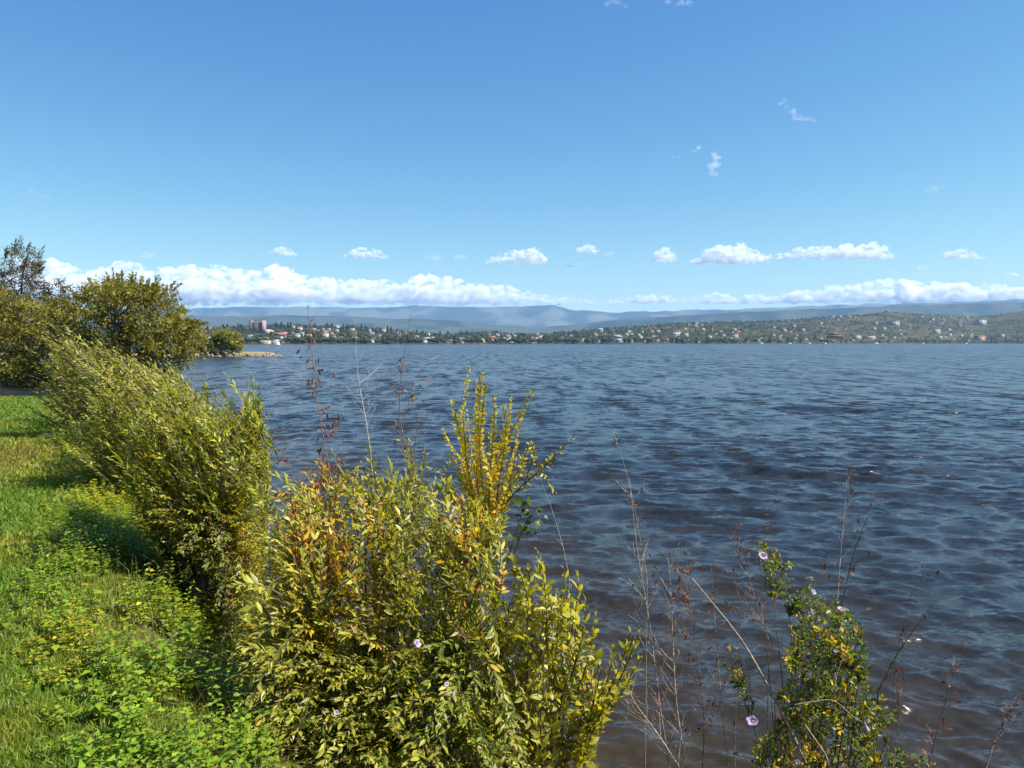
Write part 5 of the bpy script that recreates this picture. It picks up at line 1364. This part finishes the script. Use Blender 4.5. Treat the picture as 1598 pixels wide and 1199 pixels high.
# ------------------------------------------------------------------ ground cover: weeds between lawn and shrubs
wv = np.random.default_rng(61)
Pw = []; parts_ = []
tpl = MID
acc = [[], [], [], [], [], []]; stems_mb = MB(); cnt = 0
while cnt < 6000:
    y = 1.9 + 13.5 * wv.uniform() ** 1.9; sx = wv.uniform(-0.85, 2.7)
    x = float(edge_x(np.array(y))) + sx / 0.854
    if (y > 9 and sx > 1.6) or (y < 3.9 and x > -0.37 * y + 0.1): continue
    dens = float(sstep(-0.85, -0.35, sx)) * float(sstep(0.22, 0.40, fbm(np.array(x * 1.5), np.array(y * 1.5), 63, 3))) * (1 if y < 8 else 0.6)
    if wv.uniform() > dens: continue
    cnt += 1
    g = ground_at(x, y); h = wv.uniform(0.05, 0.26) * (0.35 + 0.65 * float(sstep(-0.8, -0.1, sx))) * (1.15 if y < 6 else 0.9)
    lean = wv.normal(size=2) * 0.25 * h; nl = int(wv.integers(5, 10)) * 2
    fy = float(fbm(np.array(x * 0.9 + 5), np.array(y * 0.9), 64, 2))
    BRI = (0.20, 0.32, 0.022); pal = [(BRI, 3), (FRESH, 1.6), (LIME, 1.6)] if fy > 0.45 else [(LIME, 2.4), (YELLOW, 0.9), (BRI, 1.8), (OLIVE, 0.6)]
    if sx > 0.5: pal = [(GREEN, 2), (DKGREEN, 2), (OLIVE, 2), (BROWN, 0.8)]
    t = np.repeat(np.linspace(0.25, 1, nl // 2), 2); a = np.tile([0, math.pi], nl // 2) + np.repeat(np.arange(nl // 2), 2) * 1.57 + wv.uniform(0, 6.28) + wv.normal(size=nl) * 0.35
    P_ = np.stack([x + lean[0] * t, y + lean[1] * t, g + h * t], 1)
    D_ = unit(np.stack([np.cos(a), np.sin(a), wv.uniform(-0.15, 0.6, nl)], 1)); N_ = unit(np.array([0, 0, 1.0]) + wv.normal(size=(nl, 3)) * 0.28); N_ = unit(N_ - D_ * np.sum(N_ * D_, 1, keepdims=True))
    L_ = wv.uniform(0.022, 0.048, nl) * (1.15 - 0.5 * t ** 2) * (1.0 if wv.uniform() < 0.85 else 1.35)
    for k_, v_ in enumerate((P_, D_, N_, L_, L_ * 0.62, colours(wv, nl, pal, 0.25))): acc[k_].append(v_)
    if y < 6: stems_mb.tube([(x, y, g - 0.01), (x + lean[0] * .5, y + lean[1] * .5, g + h * .5), (x + lean[0], y + lean[1], g + h)], 0.0018, 0.001, (0.07, 0.08, 0.025), 3)
V, F, C = leaf_batch(tpl, *[np.concatenate(a_) for a_ in acc])
stems_mb.add(V, F, C)
for i in range(900):                 # grass blades, dead stalks and fallen leaves among them
    y = 2.2 + 9 * wv.uniform() ** 1.6; sx = wv.uniform(-0.5, 1.4); x = float(edge_x(np.array(y))) + sx / 0.854
    if y < 3.9 and x > -0.37 * y + 0.1: continue
    g = ground_at(x, y); h = wv.uniform(0.12, 0.34); a = wv.uniform(0, 6.28); l_ = wv.uniform(0.1, 0.8) * h
    c_ = [STRAW, BROWN, (0.16, 0.22, 0.03), (0.20, 0.20, 0.03)][int(wv.integers(0, 4))]
    stems_mb.tube([(x, y, g), (x + math.cos(a) * l_ * .3, y + math.sin(a) * l_ * .3, g + h * .6), (x + math.cos(a) * l_, y + math.sin(a) * l_, g + h * (0.95 - 0.3 * l_ / h))], 0.0024, 0.0007, np.array(c_) * wv.uniform(0.7, 1.2), 3)
tag(stems_mb.build('ground_cover', M_LEAF, None, (0, 0, 0)), 'bright leafy weeds spreading between the lawn and the shrubs', 'ground cover', kind='stuff')

# ------------------------------------------------------------------ the lawn's grass
gv = np.random.default_rng(71)
n = 175000
y = 1.7 + 20.5 * gv.uniform(size=n) ** 2.1
xe = edge_x(y); x = xe + 0.5 - gv.uniform(size=n) ** 0.8 * (0.9 + y * 0.34)
s_ = land_near(x, y)
keep = (s_ < gv.normal(size=n) * 0.18 - 0.1) & (x > -0.72 * y - 0.8)
x, y = x[keep], y[keep]; n = len(x); z = ground_z(x, y)
pat = fbm(x * 0.7, y * 0.7, 73, 4); pat2 = fbm(x * 2.5, y * 2.5, 74, 3)
dry = sstep(0.5, 0.68, pat) * 0.5 + 0.35 * sstep(0.55, 0.75, pat2)
rd = np.exp(-((x + 7.0) / 1.0) ** 2 - ((y - 10.6) / 1.3) ** 2) * 0.5
c = np.array([0.130, 0.225, 0.020]) * (1 - dry[:, None]) + np.array([0.28, 0.27, 0.04]) * dry[:, None]
c = c * (1 - rd[:, None]) + np.array([0.24, 0.13, 0.04]) * rd[:, None]
edge_k = sstep(-0.9, -0.2, land_near(x, y))[:, None]; c = c * (1 - 0.5 * edge_k) + np.array([0.20, 0.19, 0.026]) * 0.5 * edge_k
c = c * gv.uniform(0.6, 1.35, (n, 1))
straw = gv.uniform(size=n) < 0.05; c[straw] = np.array([0.28, 0.23, 0.10]) * gv.uniform(0.7, 1.1, (straw.sum(), 1))
h = gv.uniform(0.020, 0.048, n) * (0.8 + 0.6 * pat2) * np.clip(0.7 + y / 14, 0.7, 1.6); w = gv.uniform(0.0025, 0.0048, n) * np.clip(y / 4.0, 0.8, 4)
a = gv.uniform(0, 6.28, n); dx = np.cos(a) * w; dy = np.sin(a) * w; b = gv.uniform(0, 6.28, n); ln = gv.uniform(0.15, 0.9, n) * h
m1 = np.stack([x + np.cos(b) * ln * 0.3, y + np.sin(b) * ln * 0.3, z + h * 0.6], 1); tp = np.stack([x + np.cos(b) * ln, y + np.sin(b) * ln, z + h], 1)
base = np.stack([x, y, z - 0.004], 1); o_ = np.stack([dx, dy, 0 * dx], 1)
V = np.stack([base - o_, base + o_, m1 - o_ * 0.8, m1 + o_ * 0.8, tp], 1).reshape(-1, 3)
F = (np.array([(0, 1, 3), (0, 3, 2), (2, 3, 4)])[None] + (np.arange(n) * 5)[:, None, None]).reshape(-1, 3)
me = tri_mesh('grass', V, F, np.repeat(c, 5, 0))
tag(link('grass', me, M_GRASS), 'short mown lawn grass along the left side, yellowing in patches', 'grass', kind='stuff')
